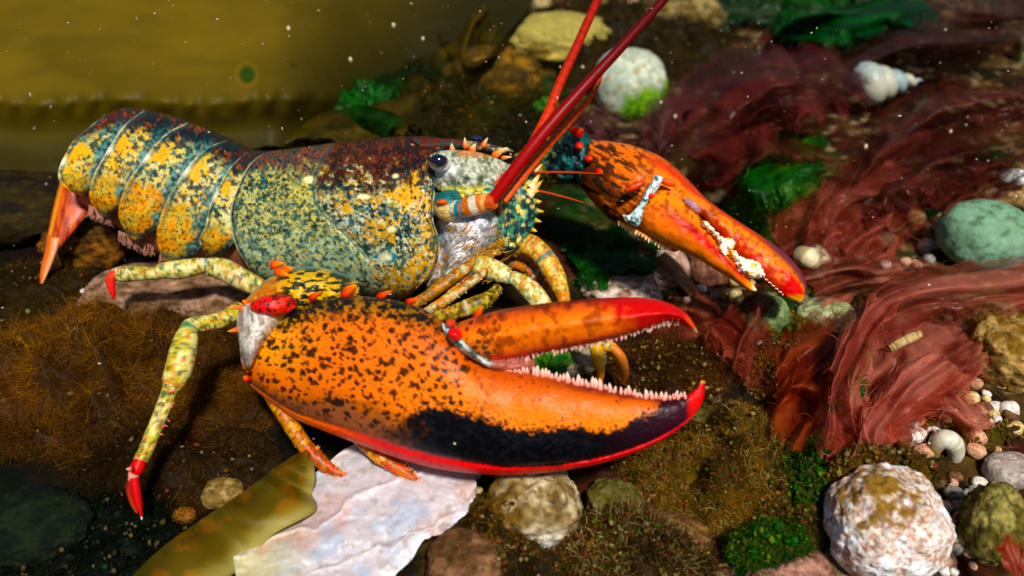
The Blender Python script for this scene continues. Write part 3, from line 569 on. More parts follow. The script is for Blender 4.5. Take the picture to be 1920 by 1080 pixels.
# ================================================================== the far claw
sc = M()
sst = [((1060,262),(1062,330)),((1080,258),(1084,345)),((1110,262),(1108,375)),((1150,266),(1134,402)),((1195,275),(1168,425)),((1238,293),(1206,444)),((1272,318),(1238,460)),((1300,346),(1272,470)),((1322,370),(1306,412)),((1345,388),(1326,424)),((1380,412),(1352,452)),((1426,441),(1388,488)),((1470,472),(1430,526)),((1500,505),(1462,552)),((1513,535),(1486,563)),((1508,558),(1498,566))]
sst = [[a, ((a[0] + b[0]) / 2, (a[1] + b[1]) / 2), b] for a, b in sst]
def scol(u, v, px, py):
    n1 = n_(px, py, 14, 23); q = fbm((px * .8 + py * .5) / 16, (py * .8 - px * .5) / 5, None, 4, 8)
    c = mix(lin(205, 104, 14), lin(238, 130, 10), ss(1100, 1300, px)); c = mix(c, lin(26, 26, 14), lim(q + .12 * ss(1180, 1090, px), .50, .58) * ss(1270, 1170, px + 40 * (n1 - .5)) * .95)
    c = mix(c, lin(24, 24, 14), ss(.5, .62, v) * ss(.85, .75, v) * ss(1190, 1150, px) * .85)
    c = mix(c, lin(70, 14, 12), np.exp(-(((px - 1318) / 26) ** 2 + ((py - 402) / 14) ** 2)) * .9); c = mix(c, lin(120, 44, 14), lim(n_(px, py, 8, 92), .58, .66) * .6)  # shaded gap between the fingers painted dark red
    c = mix(c, lin(176, 26, 14), lim(v * .8 + .1 + (n1 - .5) * .5, .44, .66) * ss(1300, 1350, px) * .85)
    c = mix(c, lin(196, 60, 24), np.exp(-((v - .08) / .06) ** 2) * ss(1180, 1260, px)); c = mix(c, lin(120, 34, 44), ss(.07, .0, v) * ss(1200, 1300, px))
    c = mix(c, lin(88, 40, 56), ss(.34, .1, v) * ss(1400, 1460, px) * .9); c = mix(c, lin(214, 24, 12), ss(1455, 1490, px) * ss(.2, .4, v))
    return mix(c, lin(252, 190, 70), ss(548, 562, py) * ss(1470, 1490, px)) * .93
sd_ = np.interp([s[0][0] for s in sst], [1060, 1250, 1510], [.425, .405, .385]); st_ = [.008,.012,.016,.018,.0185,.0175,.016,.0135,.010,.009,.0085,.008,.0075,.006,.004,.001]
loft(sc, sst, sd_, st_, 260, 120, scol, e=.88, disp=lambda u, v, px, py: (n_(px, py, 22, 3, 3) - .5) * .002)
claw2 = sc.build('claw', MAT['claw'], lob); claw2['label'] = 'slimmer orange claw stretched out on the far side, nearly closed'
sf = M()
fst = [((1212,372),(1196,420)),((1232,358),(1212,436)),((1262,360),(1240,454)),((1294,386),(1274,470)),((1318,414),(1306,484)),((1344,446),(1338,504)),((1370,478),(1368,522)),((1394,506),(1392,538)),((1410,530),(1406,545)),((1419,543),(1417,546))]
fst = [[a, ((a[0] + b[0]) / 2, (a[1] + b[1]) / 2), b] for a, b in fst]
def sfcol(u, v, px, py):
    n1 = n_(px, py, 16, 33); c = mix(lin(232, 122, 10), lin(244, 142, 14), ss(.5, .2, v)); c = mix(c, lin(196, 28, 10), np.exp(-((v - .42 - .1 * (n1 - .5)) / .17) ** 2) * ss(.12, .35, u) * .95)
    c = mix(c, lin(110, 16, 12), ss(.14, .03, v) * ss(1300, 1320, px) * .9); c = mix(c, lin(120, 30, 10), lim(n_(px, py, 9, 91), .56, .64) * ss(.7, .3, v) * .7); c = mix(c, lin(240, 150, 30), ss(.8, .95, v)); c = mix(c, lin(250, 150, 20), ss(1390, 1408, px)); return mix(c, lin(250, 235, 190), ss(1406, 1416, px)) * .93  # dark upper edge paints the shaded gap beside the other finger
loft(sf, fst, np.interp([s[0][0] for s in fst], [1212, 1419], [.388, .378]), [.008,.012,.0135,.013,.011,.0095,.008,.006,.003,.0006], 140, 80, sfcol, e=.88, disp=lambda u, v, px, py: (n_(px, py, 22, 13, 3) - .5) * .0016)
sf.build('movable_finger', MAT['claw'], claw2)
ts = M()
for (x, y, rx, ry) in ((1322,418,8,6),(1332,428,7,6),(1342,437,7,5),(1352,448,8,7),(1362,459,13,17),(1374,474,9,8),(1380,482,6,6),(1388,488,9,11),(1398,497,12,15),(1411,502,19,17),(1424,510,9,8)):
    ell(ts, x, y + 3, .3735, rx, ry * .95, .0035, 40, lambda px, py: mix(lin(255, 246, 222), lin(240, 180, 90), lim(n_(px, py, 7, 2), .54, .66)), n=20, bump=.45, seed=x)
for i in range(12): ell(ts, 1432 + i * 5.2 * .62, 519 + i * 2.9 + (i % 2) * 1.5, .3715, 1.6, 1.4, None, 0, lin(250, 225, 190), n=8)
ts.build('teeth', MAT['claw'], claw2)
mb = M()
loft(mb, [[(1228,328),(1236,330),(1244,333)],[(1220,344),(1226,349),(1234,354)],[(1208,362),(1213,367),(1219,373)],[(1198,382),(1203,388),(1208,392)],[(1180,402),(1190,412),(1200,420)],[(1166,402),(1176,416),(1192,426)]],
     [.379,.378,.377,.377,.377,.379], [.002,.004,.004,.004,.004,.002], 60, 24, lambda u, v, px, py: mix(lin(205, 228, 228), lin(40, 100, 100), lim(n_(px, py, 8, 2), .55, .65)), disp=lambda u, v, px, py: (n_(px, py, 6, 23, 3) - .5) * .003)
ell(mb, 1252, 342, .382, 16, 7, .003, 20, lin(226, 100, 24), n=14); ell(mb, 1219, 368, .374, 7, 6, .002, 0, RED, n=12); ell(mb, 1190, 350, .384, 22, 8, .003, -25, lin(190, 70, 20), n=14)
ell(mb, 1297, 386, .379, 20, 9, .004, 42, lin(170, 130, 140), n=16)
for i in range(16): x = 1162 + i * 6.2; spike(mb, x, np.interp(x, [1162, 1250], [415, 462]), .385, -2, 7 + rng.rand() * 5, 5, lin(240, 160, 60), lin(250, 235, 200))
mb.build('hinge_membrane', MAT['wet'], claw2)
sa = M()
loft(sa, [[(960,292),(965,320),(975,352)],[(1000,272),(1005,305),(1010,345)],[(1030,256),(1040,290),(1045,345)],[(1062,244),(1070,290),(1075,345)],[(1098,248),(1100,290),(1104,350)],[(1118,270),(1120,300),(1122,345)]],
     [.43,.428,.425,.422,.420,.421], [.010,.014,.016,.016,.014,.006], 90, 60,
     lambda u, v, px, py: mix(mix(lin(12, 26, 24), lin(26, 80, 78), lim(n_(px, py, 12, 3), .5, .6)), lin(170, 165, 60), lim(n_(px, py, 10, 4), .56, .64) * ss(1060, 1020, px)), disp=lambda u, v, px, py: (n_(px, py, 14, 3, 3) - .5) * .006)
arm2 = sa.build('claw_arm', MAT['shell'], lob)
spines('arm_spine', MAT['claw'], arm2, ((1084,248,7,-9,10,.402),(1076,244,20,-2,7,.402),(1086,274,4,3,8,.402),(1104,298,5,0,8,.402),(1124,322,5,1,8,.402)), lin(206, 34, 14), lin(232, 96, 60))

# ================================================================== walking legs
def legcol(a, b, c, s, seed):
    def f(t):
        n = fbm(t * 40, t * 0 + seed, None, 3, seed); return mix(mix(a, b, lim(n, .42, .6)), c, lim(fbm(t * 60, t * 0 + 5, None, 2, seed + 3), .62, .7) * s)
    return f
LG = (lin(176, 164, 84), lin(214, 206, 150)); OL = lin(60, 78, 44)
# rear leg under the tail
l = leg_mesh([(500,545,.40,16),(462,528,.398,20),(425,508,.396,21),(398,500,.394,18),(385,497,.393,13),(372,499,.392,16),(340,505,.390,18),(305,508,.388,15),(292,512,.388,12),(262,513,.388,14),(232,514,.388,15),(213,515,.388,11)], LG, OL, None, 3, [(.36, lin(30, 120, 120)), (.40, lin(236, 200, 170))]); 
L1 = l.build('walking_leg', MAT['shell'], lob); t = M(); ptube(t, [(220,513,.387,9),(209,520,.386,9),(208,536,.386,7.5),(212,550,.386,5),(214,560,.386,1.5)], lambda q: mix(lin(214, 70, 20), lin(190, 22, 8), q), 14, 24); t.build('leg_tip', MAT['claw'], L1)
# front left leg
l = leg_mesh([(450,578,.345,14),(420,598,.338,15),(388,606,.332,16),(366,608,.328,14),(355,616,.326,17),(346,650,.322,24),(336,690,.319,25),(325,718,.317,21),(319,732,.316,15),(308,760,.315,14),(290,805,.313,14),(272,848,.312,14),(262,866,.311,13)], (lin(182, 168, 74), lin(216, 206, 140)), OL, None, 7, [(.33, lin(40, 120, 90)), (.60, lin(190, 110, 40))])
spineson(l, [(330,740,.313,14),(300,790,.312,13),(268,860,.310,12)], 16, 7, lin(200, 60, 30), 3)
L2 = l.build('walking_leg', MAT['shell'], lob); t = M()
ptube(t, [(264,862,.310,11),(257,878,.309,13),(252,888,.309,11),(250,900,.309,9)], lambda q: mix(lin(190, 30, 20), lin(225, 200, 180), (q > .55) * .5 * 1.), 14, 20)
ptube(t, [(252,895,.308,8),(255,920,.308,8.5),(260,946,.308,6.5),(264,962,.308,3),(266,974,.308,1)], lambda q: mix(lin(180, 16, 12), lin(240, 220, 200), ss(.86, .94, q)), 14, 30)
ptube(t, [(246,896,.310,6),(243,920,.310,6),(249,945,.310,4),(257,962,.310,1.5)], lambda q: mix(lin(140, 24, 14), lin(150, 60, 40), q), 12, 24)
spike(t, 250, 878, .305, -14, 2, 6, lin(200, 40, 30), lin(235, 200, 190)); t.build('leg_tip', MAT['claw'], L2)
# two legs reaching from under the big claw
for pts, pts2, sd2 in (([(500,730,.33,13),(530,775,.328,14),(555,812,.326,15),(578,845,.324,14)], [(574,838,.324,14),(598,862,.323,14),(622,880,.322,10),(645,892,.321,4)], 3),
                   ([(650,800,.325,12),(690,838,.322,13),(715,858,.320,15),(728,866,.320,13)], [(722,862,.320,14),(750,880,.319,14),(772,896,.318,10),(792,909,.318,3)], 9)):
    l = leg_mesh(pts, (lin(205, 150, 50), lin(170, 110, 40)), lin(110, 60, 20), None, sd2, [(.97, lin(100, 60, 20))], n=60)
    o = l.build('walking_leg', MAT['shell'], lob); t = leg_mesh(pts2, (lin(176, 100, 30), lin(130, 66, 20)), lin(190, 60, 20), None, sd2 + 1, n=50)
    spineson(t, pts2, 34, 8, lin(225, 120, 50), sd2); spineson(t, pts, 8, 6, lin(215, 140, 60), sd2 + 5); t.build('leg_tip', MAT['shell'], o)
# leg seen through the open claw, and the ones beyond the body
l = leg_mesh([(1040,600,.36,14),(1075,625,.358,13),(1110,640,.356,14),(1135,646,.356,13),(1150,652,.357,10)], (lin(226, 180, 60), lin(226, 140, 30)), lin(60, 130, 120), None, 13, n=50)
o = l.build('walking_leg', MAT['shell'], lob); t = M()
ptube(t, [(1118,642,.355,12),(1120,668,.354,12),(1126,692,.353,9),(1126,715,.353,5),(1124,728,.353,2)], lambda q: mix(lin(232, 180, 50), lin(205, 70, 20), ss(.3, .9, q)), 12, 24)
ptube(t, [(1148,650,.356,9),(1165,672,.356,10),(1172,700,.357,8),(1168,720,.358,3)], lambda q: mix(lin(200, 120, 40), lin(120, 60, 20), q), 12, 24); t.build('leg_tip', MAT['shell'], o)
# ================================================================== the seabed
def gz(x, y):
    """height of the seabed"""
    h = (fbm(x * 9, y * 9, None, 4, 2) - .5) * .022 + (fbm(x * 45, y * 45, None, 3, 8) - .5) * .007 - .004
    h = h * (1 - .8 * np.exp(-(((x + .06) / .07) ** 2 + ((y - .20) / .08) ** 2))) - .010 * np.exp(-(((x + .06) / .08) ** 2 + ((y - .20) / .08) ** 2))
    return h - .03 * ss(.03, .12, x) * ss(.36, .42, y) * ss(.56, .48, y) * ss(.22, .14, x) + .12 * ss(.9, 2.2, y)
xs = np.concatenate([-np.geomspace(.6, 6, 24)[::-1], np.linspace(-.58, .62, 420), np.geomspace(.64, 6, 24)])
ys = np.concatenate([np.linspace(-.3, .12, 20), np.linspace(.13, 1.1, 420), np.geomspace(1.12, 8, 30)])
XX, YY = np.meshgrid(xs, ys, indexing='ij'); ZZ = gz(XX, YY)
n1 = fbm(XX * 22, YY * 22, None, 4, 31); n2 = fbm(XX * 70, YY * 70, None, 4, 33); n3 = fbm(XX * 11, YY * 11, None, 3, 35)
gc = mix(lin(24, 20, 12), lin(66, 50, 26), lim(n2, .42, .62)); gc = mix(gc, lin(52, 20, 14), lim(n1, .54, .64) * .8); gc = mix(gc, lin(16, 46, 14), lim(n3, .56, .64) * .8)
gc = mix(gc, lin(130, 112, 84), lim(fbm(XX * 150, YY * 150, None, 3, 37), .62, .70) * .8 * ss(.02, .10, XX)[...])
gc = mix(gc, lin(7, 9, 6), ss(-.02, -.12, XX) * .92)  # left side painted near black for light fading out there
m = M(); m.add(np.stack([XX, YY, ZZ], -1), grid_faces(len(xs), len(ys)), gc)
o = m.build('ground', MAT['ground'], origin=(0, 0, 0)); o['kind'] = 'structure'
def ground_pt(px, py, z=0.0):
    p = G(px, py, z)
    for _ in range(3): p = G(px, py, float(gz(p[0:1], p[1:2])[0]) + z)
    return p
def ico(n):
    import bmesh
    b = bmesh.new(); bmesh.ops.create_icosphere(b, subdivisions=n, radius=1); v = np.array([q.co[:] for q in b.verts]); f = np.array([[x.index for x in t.verts] for t in b.faces]); b.free(); return v, f
ICO = {k: ico(k) for k in (1, 2, 3, 4, 5, 6)}
def rock(name, label, cat, px, py, rx, ry, pal, seed, zl=0.0, lump=.16, fine=.04, sub=5, mat='stone', depth_k=1.0, rot=0, group=None, ns=3.0, colfn=None, sq=.35):
    """stone whose outline is about rx, ry px around px, py; it rests on the seabed raised by zl"""
    g = zl
    for _ in range(4):
        d = (CAM_H - g) / (SP + (py - 540) / FPX * CP + .55 * ry / FPX)
        c = U(px, py, d); g = float(gz(c[0:1], c[1:2])[0]) + zl
    R = np.array([rx, .5 * (rx + ry) * depth_k, ry]) * d / FPX
    v, f = ICO[sub]; n = fbm(v[:, 0] * 1.3 + seed * 3.1, v[:, 1] * 1.3, v[:, 2] * 1.3 + seed, 3, seed); n2 = fbm(v[:, 0] * 6 + seed, v[:, 1] * 6, v[:, 2] * 6, 4, seed + 5)
    w = v / (np.abs(v) ** (2 + sq) ).sum(1)[:, None] ** (1 / (2 + sq)) if sq else v
    w = w * (.94 + (n - .5)[:, None] * 2 * lump + (n2 - .5)[:, None] * 2 * fine)
    cr_, sr_ = math.cos(math.radians(rot)), math.sin(math.radians(rot)); w = w * R
    w = np.stack([w[:, 0] * cr_ + w[:, 2] * sr_, w[:, 1], -w[:, 0] * sr_ + w[:, 2] * cr_], 1)
    P = c + w; a, b2, c3 = [np.asarray(k_, float) for k_ in pal]
    q1 = fbm(v[:, 0] * ns + seed, v[:, 1] * ns, v[:, 2] * ns, 4, seed + 11); q2 = fbm(v[:, 0] * ns * 2.6, v[:, 1] * ns * 2.6 + seed, v[:, 2] * ns * 2.6, 4, seed + 13)
    C = mix(mix(a, b2, lim(q1, .42, .6)), c3, lim(q2, .55, .64) * .85)
    if colfn: C = colfn(v, C, q1, q2)
    m = M(); m.add(P, None, C, T=f); o = m.build(name, MAT[mat], origin=(c[0], c[1], P[:, 2].min()))
    return tag(o, label, cat, group)
def strands(m, R, D, L, r, C, nseg=6, curl=.5, seed=0, droop=0.0):
    """many hair-thin tufts: roots R, directions D, lengths L, radius r, colours C"""
    rng = np.random.RandomState(seed); N = len(R); D = D / (np.linalg.norm(D, axis=1)[:, None] + 1e-9)
    P = [R]; dcur = D.copy(); a = rng.randn(N, 3) * curl
    for i in range(nseg):
        dcur = dcur + a / nseg + rng.randn(N, 3) * curl * .25 + np.array([0, 0, -droop / nseg]); dcur /= np.linalg.norm(dcur, axis=1)[:, None]
        P.append(P[-1] + dcur * (L / nseg)[:, None])
    P = np.stack(P, 1); s = np.cross(dcur, rng.randn(N, 3)); s /= np.linalg.norm(s, axis=1)[:, None] + 1e-9; t = np.cross(dcur, s)
    w = np.linspace(1, .25, nseg + 1)[None, :, None] * np.asarray(r).reshape(-1, 1, 1)
    ring = [P + s[:, None] * w, P + (-.5 * s + .87 * t)[:, None] * w, P + (-.5 * s - .87 * t)[:, None] * w]
    V = np.stack(ring, 2)                                   # N, seg, 3, 3
    i = np.arange(nseg)[:, None]; j = np.arange(3)[None]; k = (j + 1) % 3
    F = np.stack([i * 3 + j, i * 3 + k, (i + 1) * 3 + k, (i + 1) * 3 + j], -1).reshape(-1, 4)
    F = (F[None] + (np.arange(N) * (nseg + 1) * 3)[:, None, None]).reshape(-1, 4)
    m.add(V.reshape(-1, 3), F, np.repeat(C, (nseg + 1) * 3, 0)); return m
def pal_pick(pal, n, rng):
    p = np.array([np.asarray(c, float) for c in pal]); i = rng.randint(0, len(p), n); return p[i] * (.7 + .6 * rng.rand(n, 1))
def mound(name, label, cat, px, py, rx, ry, hgt, base, pal, n, L, seed, flow=(.4, -.1, .6), r=.00022, curl=.9, kind=None, lumps=.5, hole=0.0, group=None, droop=.6, zl=0.0, mat='matte', clump=True, crumbs=700, cpal=(lin(110, 80, 34), lin(66, 76, 20), lin(96, 50, 30), lin(140, 124, 80), lin(90, 64, 24), lin(70, 50, 20))):
    """soft hummock of fine weed: a lumpy cushion covered in filaments"""
    g = ground_pt(px, py, hgt * .4 + zl); d = (g - CAM) @ FWD; ax = rx * d / FPX; dv = ground_pt(px, py - ry * .5, zl); dn = ground_pt(px, py + ry * .5, zl); ay = max(.006, abs(dv[1] - dn[1]))
    rng = np.random.RandomState(seed)
    rr = np.linspace(0, 1, 50)[:, None]; th = np.linspace(0, 2 * math.pi, 140, endpoint=False)[None]
    edge = 1 + .35 * (fbm(np.cos(th) * 1.6 + seed, np.sin(th) * 1.6, None, 3, seed) - .5) * 2
    X = g[0] + ax * rr * np.cos(th) * edge; Y = g[1] + ay * rr * np.sin(th) * edge
    def top(X, Y, rad):
        return gz(X, Y) - .003 + zl + hgt * (np.clip(1 - rad ** 2.2, 0, 1)) ** .7 * (1 + lumps * 2 * (fbm(X * 70 + seed, Y * 70, None, 4, seed + 2) - .5)) + (fbm(X * 380, Y * 380, None, 3, seed + 4) - .5) * .003
    Z = top(X, Y, np.broadcast_to(rr, X.shape)); m = M()
    q = fbm(X * 120, Y * 120, None, 4, seed + 7); q2 = fbm(X * 40, Y * 40, None, 3, seed + 8); C = mix(mix(np.asarray(base, float) * .5, np.asarray(base, float), lim(q, .4, .6)), np.asarray(pal[0], float) * .5, lim(q2, .5, .62) * .6)
    m.add(np.stack([X, Y, Z], -1), grid_faces(50, 140, True), C)
    rad = np.sqrt(rng.rand(n)); t = rng.rand(n) * 2 * math.pi; e = np.interp(t, th[0], edge[0])
    if clump:
        keep = fbm(g[0] * 50 + rad * np.cos(t) * 4 + seed, rad * np.sin(t) * 4, None, 3, seed + 5) > .40; rad, t, e = rad[keep], t[keep], e[keep]
    nn = len(rad); x = g[0] + ax * rad * np.cos(t) * e; y = g[1] + ay * rad * np.sin(t) * e; z = top(x, y, rad) - .0005
    ang = (fbm(x * 30, y * 30, None, 3, seed + 9) - .5) * 7
    D = np.stack([flow[0] + .6 * np.cos(ang), flow[1] + .6 * np.sin(ang), np.full(nn, flow[2])], 1) + rng.randn(nn, 3) * .35
    cc = pal_pick(pal, nn, rng); ck = lim(fbm(x * 60, y * 60, None, 3, seed + 12), .40, .62); cc = mix(cc * .35, cc, ck)
    strands(m, np.stack([x, y, z], 1), D, L * (.4 + .9 * rng.rand(nn)), r * (.6 + .8 * rng.rand(nn)), cc, 6, curl, seed, droop)
    if crumbs:
        vv, ff = ICO[1]; k = rng.randint(0, nn, crumbs); cp = np.array([np.asarray(p_, float) for p_ in cpal])[rng.randint(0, len(cpal), crumbs)]
        s_ = (.0003 + .0011 * rng.rand(crumbs) ** 2.5)[:, None, None] * (.6 + .8 * rng.rand(crumbs, 1, 3)); ctr = np.stack([x[k], y[k], z[k] + .001 + .003 * rng.rand(crumbs)], 1)
        V = ctr[:, None] + vv[None] * s_ * (.7 + .6 * rng.rand(crumbs, len(vv), 1)); T = (ff[None] + (np.arange(crumbs) * len(vv))[:, None, None]).reshape(-1, 3)
        m.add(V.reshape(-1, 3), None, np.repeat(cp * (.6 + .8 * rng.rand(crumbs, 1)), len(vv), 0), T=T)
    o = m.build(name, MAT['fil'], origin=(g[0], g[1], float(gz(g[0:1], g[1:2])[0])))
    return tag(o, label, cat, group, kind)
def fan(m, base, dirx, diry, up, size, spread, c0, c1, seed, ruffle=.18, nfold=5, nu=60, nv=110, curl=.3, notch=.2):
    """one filmy membrane growing out of base: dirx/diry span its plane, up is its lift; the folds run outwards and the rim is torn"""
    rng = np.random.RandomState(seed); r = np.linspace(.02, 1, nu)[:, None]; th = np.linspace(-spread, spread, nv)[None]; s = th / spread
    q0 = fbm(s * 2 + seed, s * 0, None, 3, seed)
    R = size * r * (.80 + notch * 2 * (q0 - .5) + .12 * (fbm(s * 14 + seed, s * 0, None, 3, seed + 1) - .5) - .25 * np.abs(s) ** 3)
    warp = (fbm(r * 1.8 + seed, s * 1.5, None, 3, seed + 2) - .5) * 2
    n1 = fbm(s * nfold * .55 + warp * .9 + seed, r * .9, None, 3, seed + 3); rid = 1 - np.abs(2 * n1 - 1) * 2.2
    n2 = fbm(s * nfold * 1.9 + warp * 2, r * 1.6 + seed, None, 3, seed + 4) - .5
    lift = (rid - .5) * r ** .8 + .45 * n2 * r + .55 * warp * r
    shear = (fbm(s * nfold * .8 + seed, r * 2, None, 2, seed + 6) - .5) * 1.4 * r
    a = np.cos(th + .25 * warp + .5 * shear * 0); b = np.sin(th + .25 * warp)
    dx, dy, uu = [np.asarray(k, float) / np.linalg.norm(k) for k in (dirx, diry, up)]
    P = np.asarray(base) + (R * a)[..., None] * dx + (R * b + size * .22 * shear)[..., None] * dy + (size * (ruffle * lift + curl * r * (1 - .8 * r)))[..., None] * uu
    q = fbm(r * 3 + seed, s * 6, None, 4, seed + 7) + np.zeros_like(P[..., 0]); C = mix(np.asarray(c0, float), np.asarray(c1, float), lim(q, .38, .62)); C = mix(C, np.asarray(c1, float) * 1.35, (ss(.95, 1, r) + 0 * q) * .5)
    P[..., 2] = np.maximum(P[..., 2], gz(P[..., 0], P[..., 1]) + .0008)
    F = grid_faces(nu, nv); tear = fbm(r * 7, s * 9 + seed, None, 3, seed + 9) + np.zeros_like(q); ok = tear + .9 * (1 - r) + .25 * (1 - np.abs(s)) > .50
    F = F[ok.ravel()[F].all(1)]
    m.add(P, F, C); return m
def frond(name, label, cat, px, py, hz, size_px, dirs, c0, c1, seed, spread=1.0, ruffle=.16, mat='leaf', group=None, kind=None, flat=.35, **kw):
    """clump of ruffled sheets from one holdfast; dirs are on-screen angles in degrees (0 = right, 90 = up)"""
    b = ground_pt(px, py, hz); d = (b - CAM) @ FWD; root = empty(name, b, label, cat, group)
    for i, (a, s) in enumerate(dirs):
        m = M(); an = math.radians(a); v = math.cos(an) * RIGHT + math.sin(an) * (UP * (1 - flat) + np.array([0, 1., 0]) * flat); w = -math.sin(an) * RIGHT + math.cos(an) * (UP * (1 - flat) + np.array([0, 1., 0]) * flat)
        fan(m, b + np.array([0, 0, .002 * i]), v, w, -FWD * .35 + np.array([0, 0, .8]), size_px * s * d / FPX, spread, c0, c1, seed * 17 + i, ruffle, **kw)
        m.build('blade', MAT[mat], root)
    return root

# ------------------------------------------------------------------ kelp behind the lobster
KO = lin(92, 78, 10)
m = M(); nu, nv = 360, 200; u = np.linspace(0, 1, nu)[:, None]; v = np.linspace(0, 1, nv)[None]
kx = -260 + u * 1300 + 0 * v
edge = cr(np.array([350,352,356,372,365,330,298,284,268,250,222,170,80,-60.]), t=np.linspace(0, 1, nu))[:, None] + 16 * (fbm(u * 26, u * 0, None, 3, 4) - .5)
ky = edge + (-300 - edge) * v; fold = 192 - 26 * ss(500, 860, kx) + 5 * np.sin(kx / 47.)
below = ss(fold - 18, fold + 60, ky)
kd = .505 + .13 * ((fold - ky) / 400).clip(0, 2) ** 1.15 + (.016 * below) + .004 * (fbm(kx / 160, ky / 90, None, 3, 12) - .5)
ph = kx / 44 * 2 * math.pi / 1.25 + 5 * fbm(kx / 110, ky * 0, None, 2, 5)
kd = kd + .0018 * np.sin(ph) * np.exp(-((ky - fold) / 20) ** 2) * (.5 + fbm(kx / 60, ky * 0, None, 2, 9)) + .16 * ss(500, 800, kx)
kd = np.minimum(kd, gdepth(np.maximum(ky, -60), .006))
P = U(kx, ky, kd); q = fbm(kx / 120, ky / 40, None, 3, 14)
C = mix(KO * .85, lin(98, 82, 10), lim(q, .3, .8)); C = mix(C, lin(26, 26, 4), ss(430, 860, kx + 100 * (q - .5) + .8 * (ky - 60)) * .95); C = mix(C, lin(46, 42, 8), ss(fold - 30, fold + 110, ky) * .93); C = mix(C, lin(44, 38, 3), np.exp(-((ky - fold + 8) / 15) ** 2) * ss(.35, 1.3, np.sin(ph) + fbm(kx / 30, ky / 30, None, 3, 77)) * .25)  # painted shade: fading light at right, overhang below the fold, crimp hollows
hole = ((kx - 463) / 14.) ** 2 + ((ky - 140) / 16.) ** 2
C = mix(C, lin(40, 62, 6), ss(1.3, .6, hole)); C = mix(C, lin(150, 122, 12), np.exp(-((hole - 2.0) / .6) ** 2) * .16)
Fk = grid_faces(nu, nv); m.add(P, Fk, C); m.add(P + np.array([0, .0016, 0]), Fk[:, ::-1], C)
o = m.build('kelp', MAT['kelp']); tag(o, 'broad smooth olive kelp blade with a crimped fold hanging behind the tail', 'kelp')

RK = (lin(88, 62, 30), lin(140, 105, 60), lin(60, 46, 16))
# ------------------------------------------------------------------ left side
rock('rock', 'low brown weedy rock lying behind the tail fan', 'rock', 160, 462, 84, 52, (lin(70, 46, 18), lin(120, 78, 34), lin(30, 20, 8)), 5, mat='matte', fine=.1, lump=.2, depth_k=.6)
rock('rock', 'flat pinkish grey rock under the rear leg', 'rock', 330, 560, 185, 40, (lin(112, 86, 66), lin(150, 120, 100), lin(70, 50, 24)), 8, mat='matte', fine=.08, lump=.2, ns=4)
rock('rock', 'dark green rock in the shadowed bottom left corner', 'rock', 60, 985, 115, 52, (lin(6, 16, 6), lin(18, 28, 12), lin(4, 8, 4)), 11, mat='matte', fine=.08)  # near-black colours stand in for light fading towards this corner
rock('rock', 'dark rock along the left edge below the kelp', 'rock', 20, 390, 150, 60, (lin(34, 26, 8), lin(20, 16, 8), lin(50, 40, 12)), 12, mat='matte', fine=.08)  # dark colours stand in for the shade below the kelp
BR = [lin(130, 78, 22), lin(150, 96, 34), lin(90, 54, 14), lin(176, 128, 62), lin(104, 76, 20)]
mound('brown_weed', 'broad mat of fine brown weed left of the near claw', 'seaweed', 215, 680, 330, 135, .022, lin(70, 46, 20), BR, 30000, .013, 3, flow=(-.9, -.2, .25), curl=1.3, kind='stuff', r=.00011, crumbs=250, clump=False, lumps=.9)
mound('brown_weed', 'dark brown weed sloping down beside the front leg', 'seaweed', 330, 850, 190, 95, .012, lin(40, 28, 12), [lin(66, 44, 18), lin(96, 66, 28), lin(40, 28, 12)], 9000, .012, 4, flow=(-.8, -.4, .2), kind='stuff', r=.00012, crumbs=60, curl=1.3, lumps=.9)
mound('brown_weed', 'greenish weed tuft behind the knee of the front leg', 'seaweed', 400, 590, 75, 28, .012, lin(40, 60, 18), [lin(60, 100, 24), lin(96, 110, 40)], 1400, .008, 6, kind='stuff', r=.00016, crumbs=0)
mound('brown_weed', 'brown fuzz smothering the pale stone directly below the near claw', 'seaweed', 945, 975, 62, 60, .014, lin(50, 36, 14), [lin(96, 70, 26), lin(130, 100, 44), lin(60, 44, 18)], 3500, .006, 71, flow=(.1, .1, .8), curl=2., kind='stuff', r=.00016, crumbs=300, zl=.01)
GF = [lin(40, 120, 14), lin(66, 140, 16), lin(20, 84, 10), lin(96, 140, 30)]; DGF = [lin(16, 66, 10), lin(30, 84, 12), lin(60, 70, 12)]
GCP = (lin(60, 130, 14), lin(30, 90, 12), lin(130, 150, 50), lin(100, 60, 20))
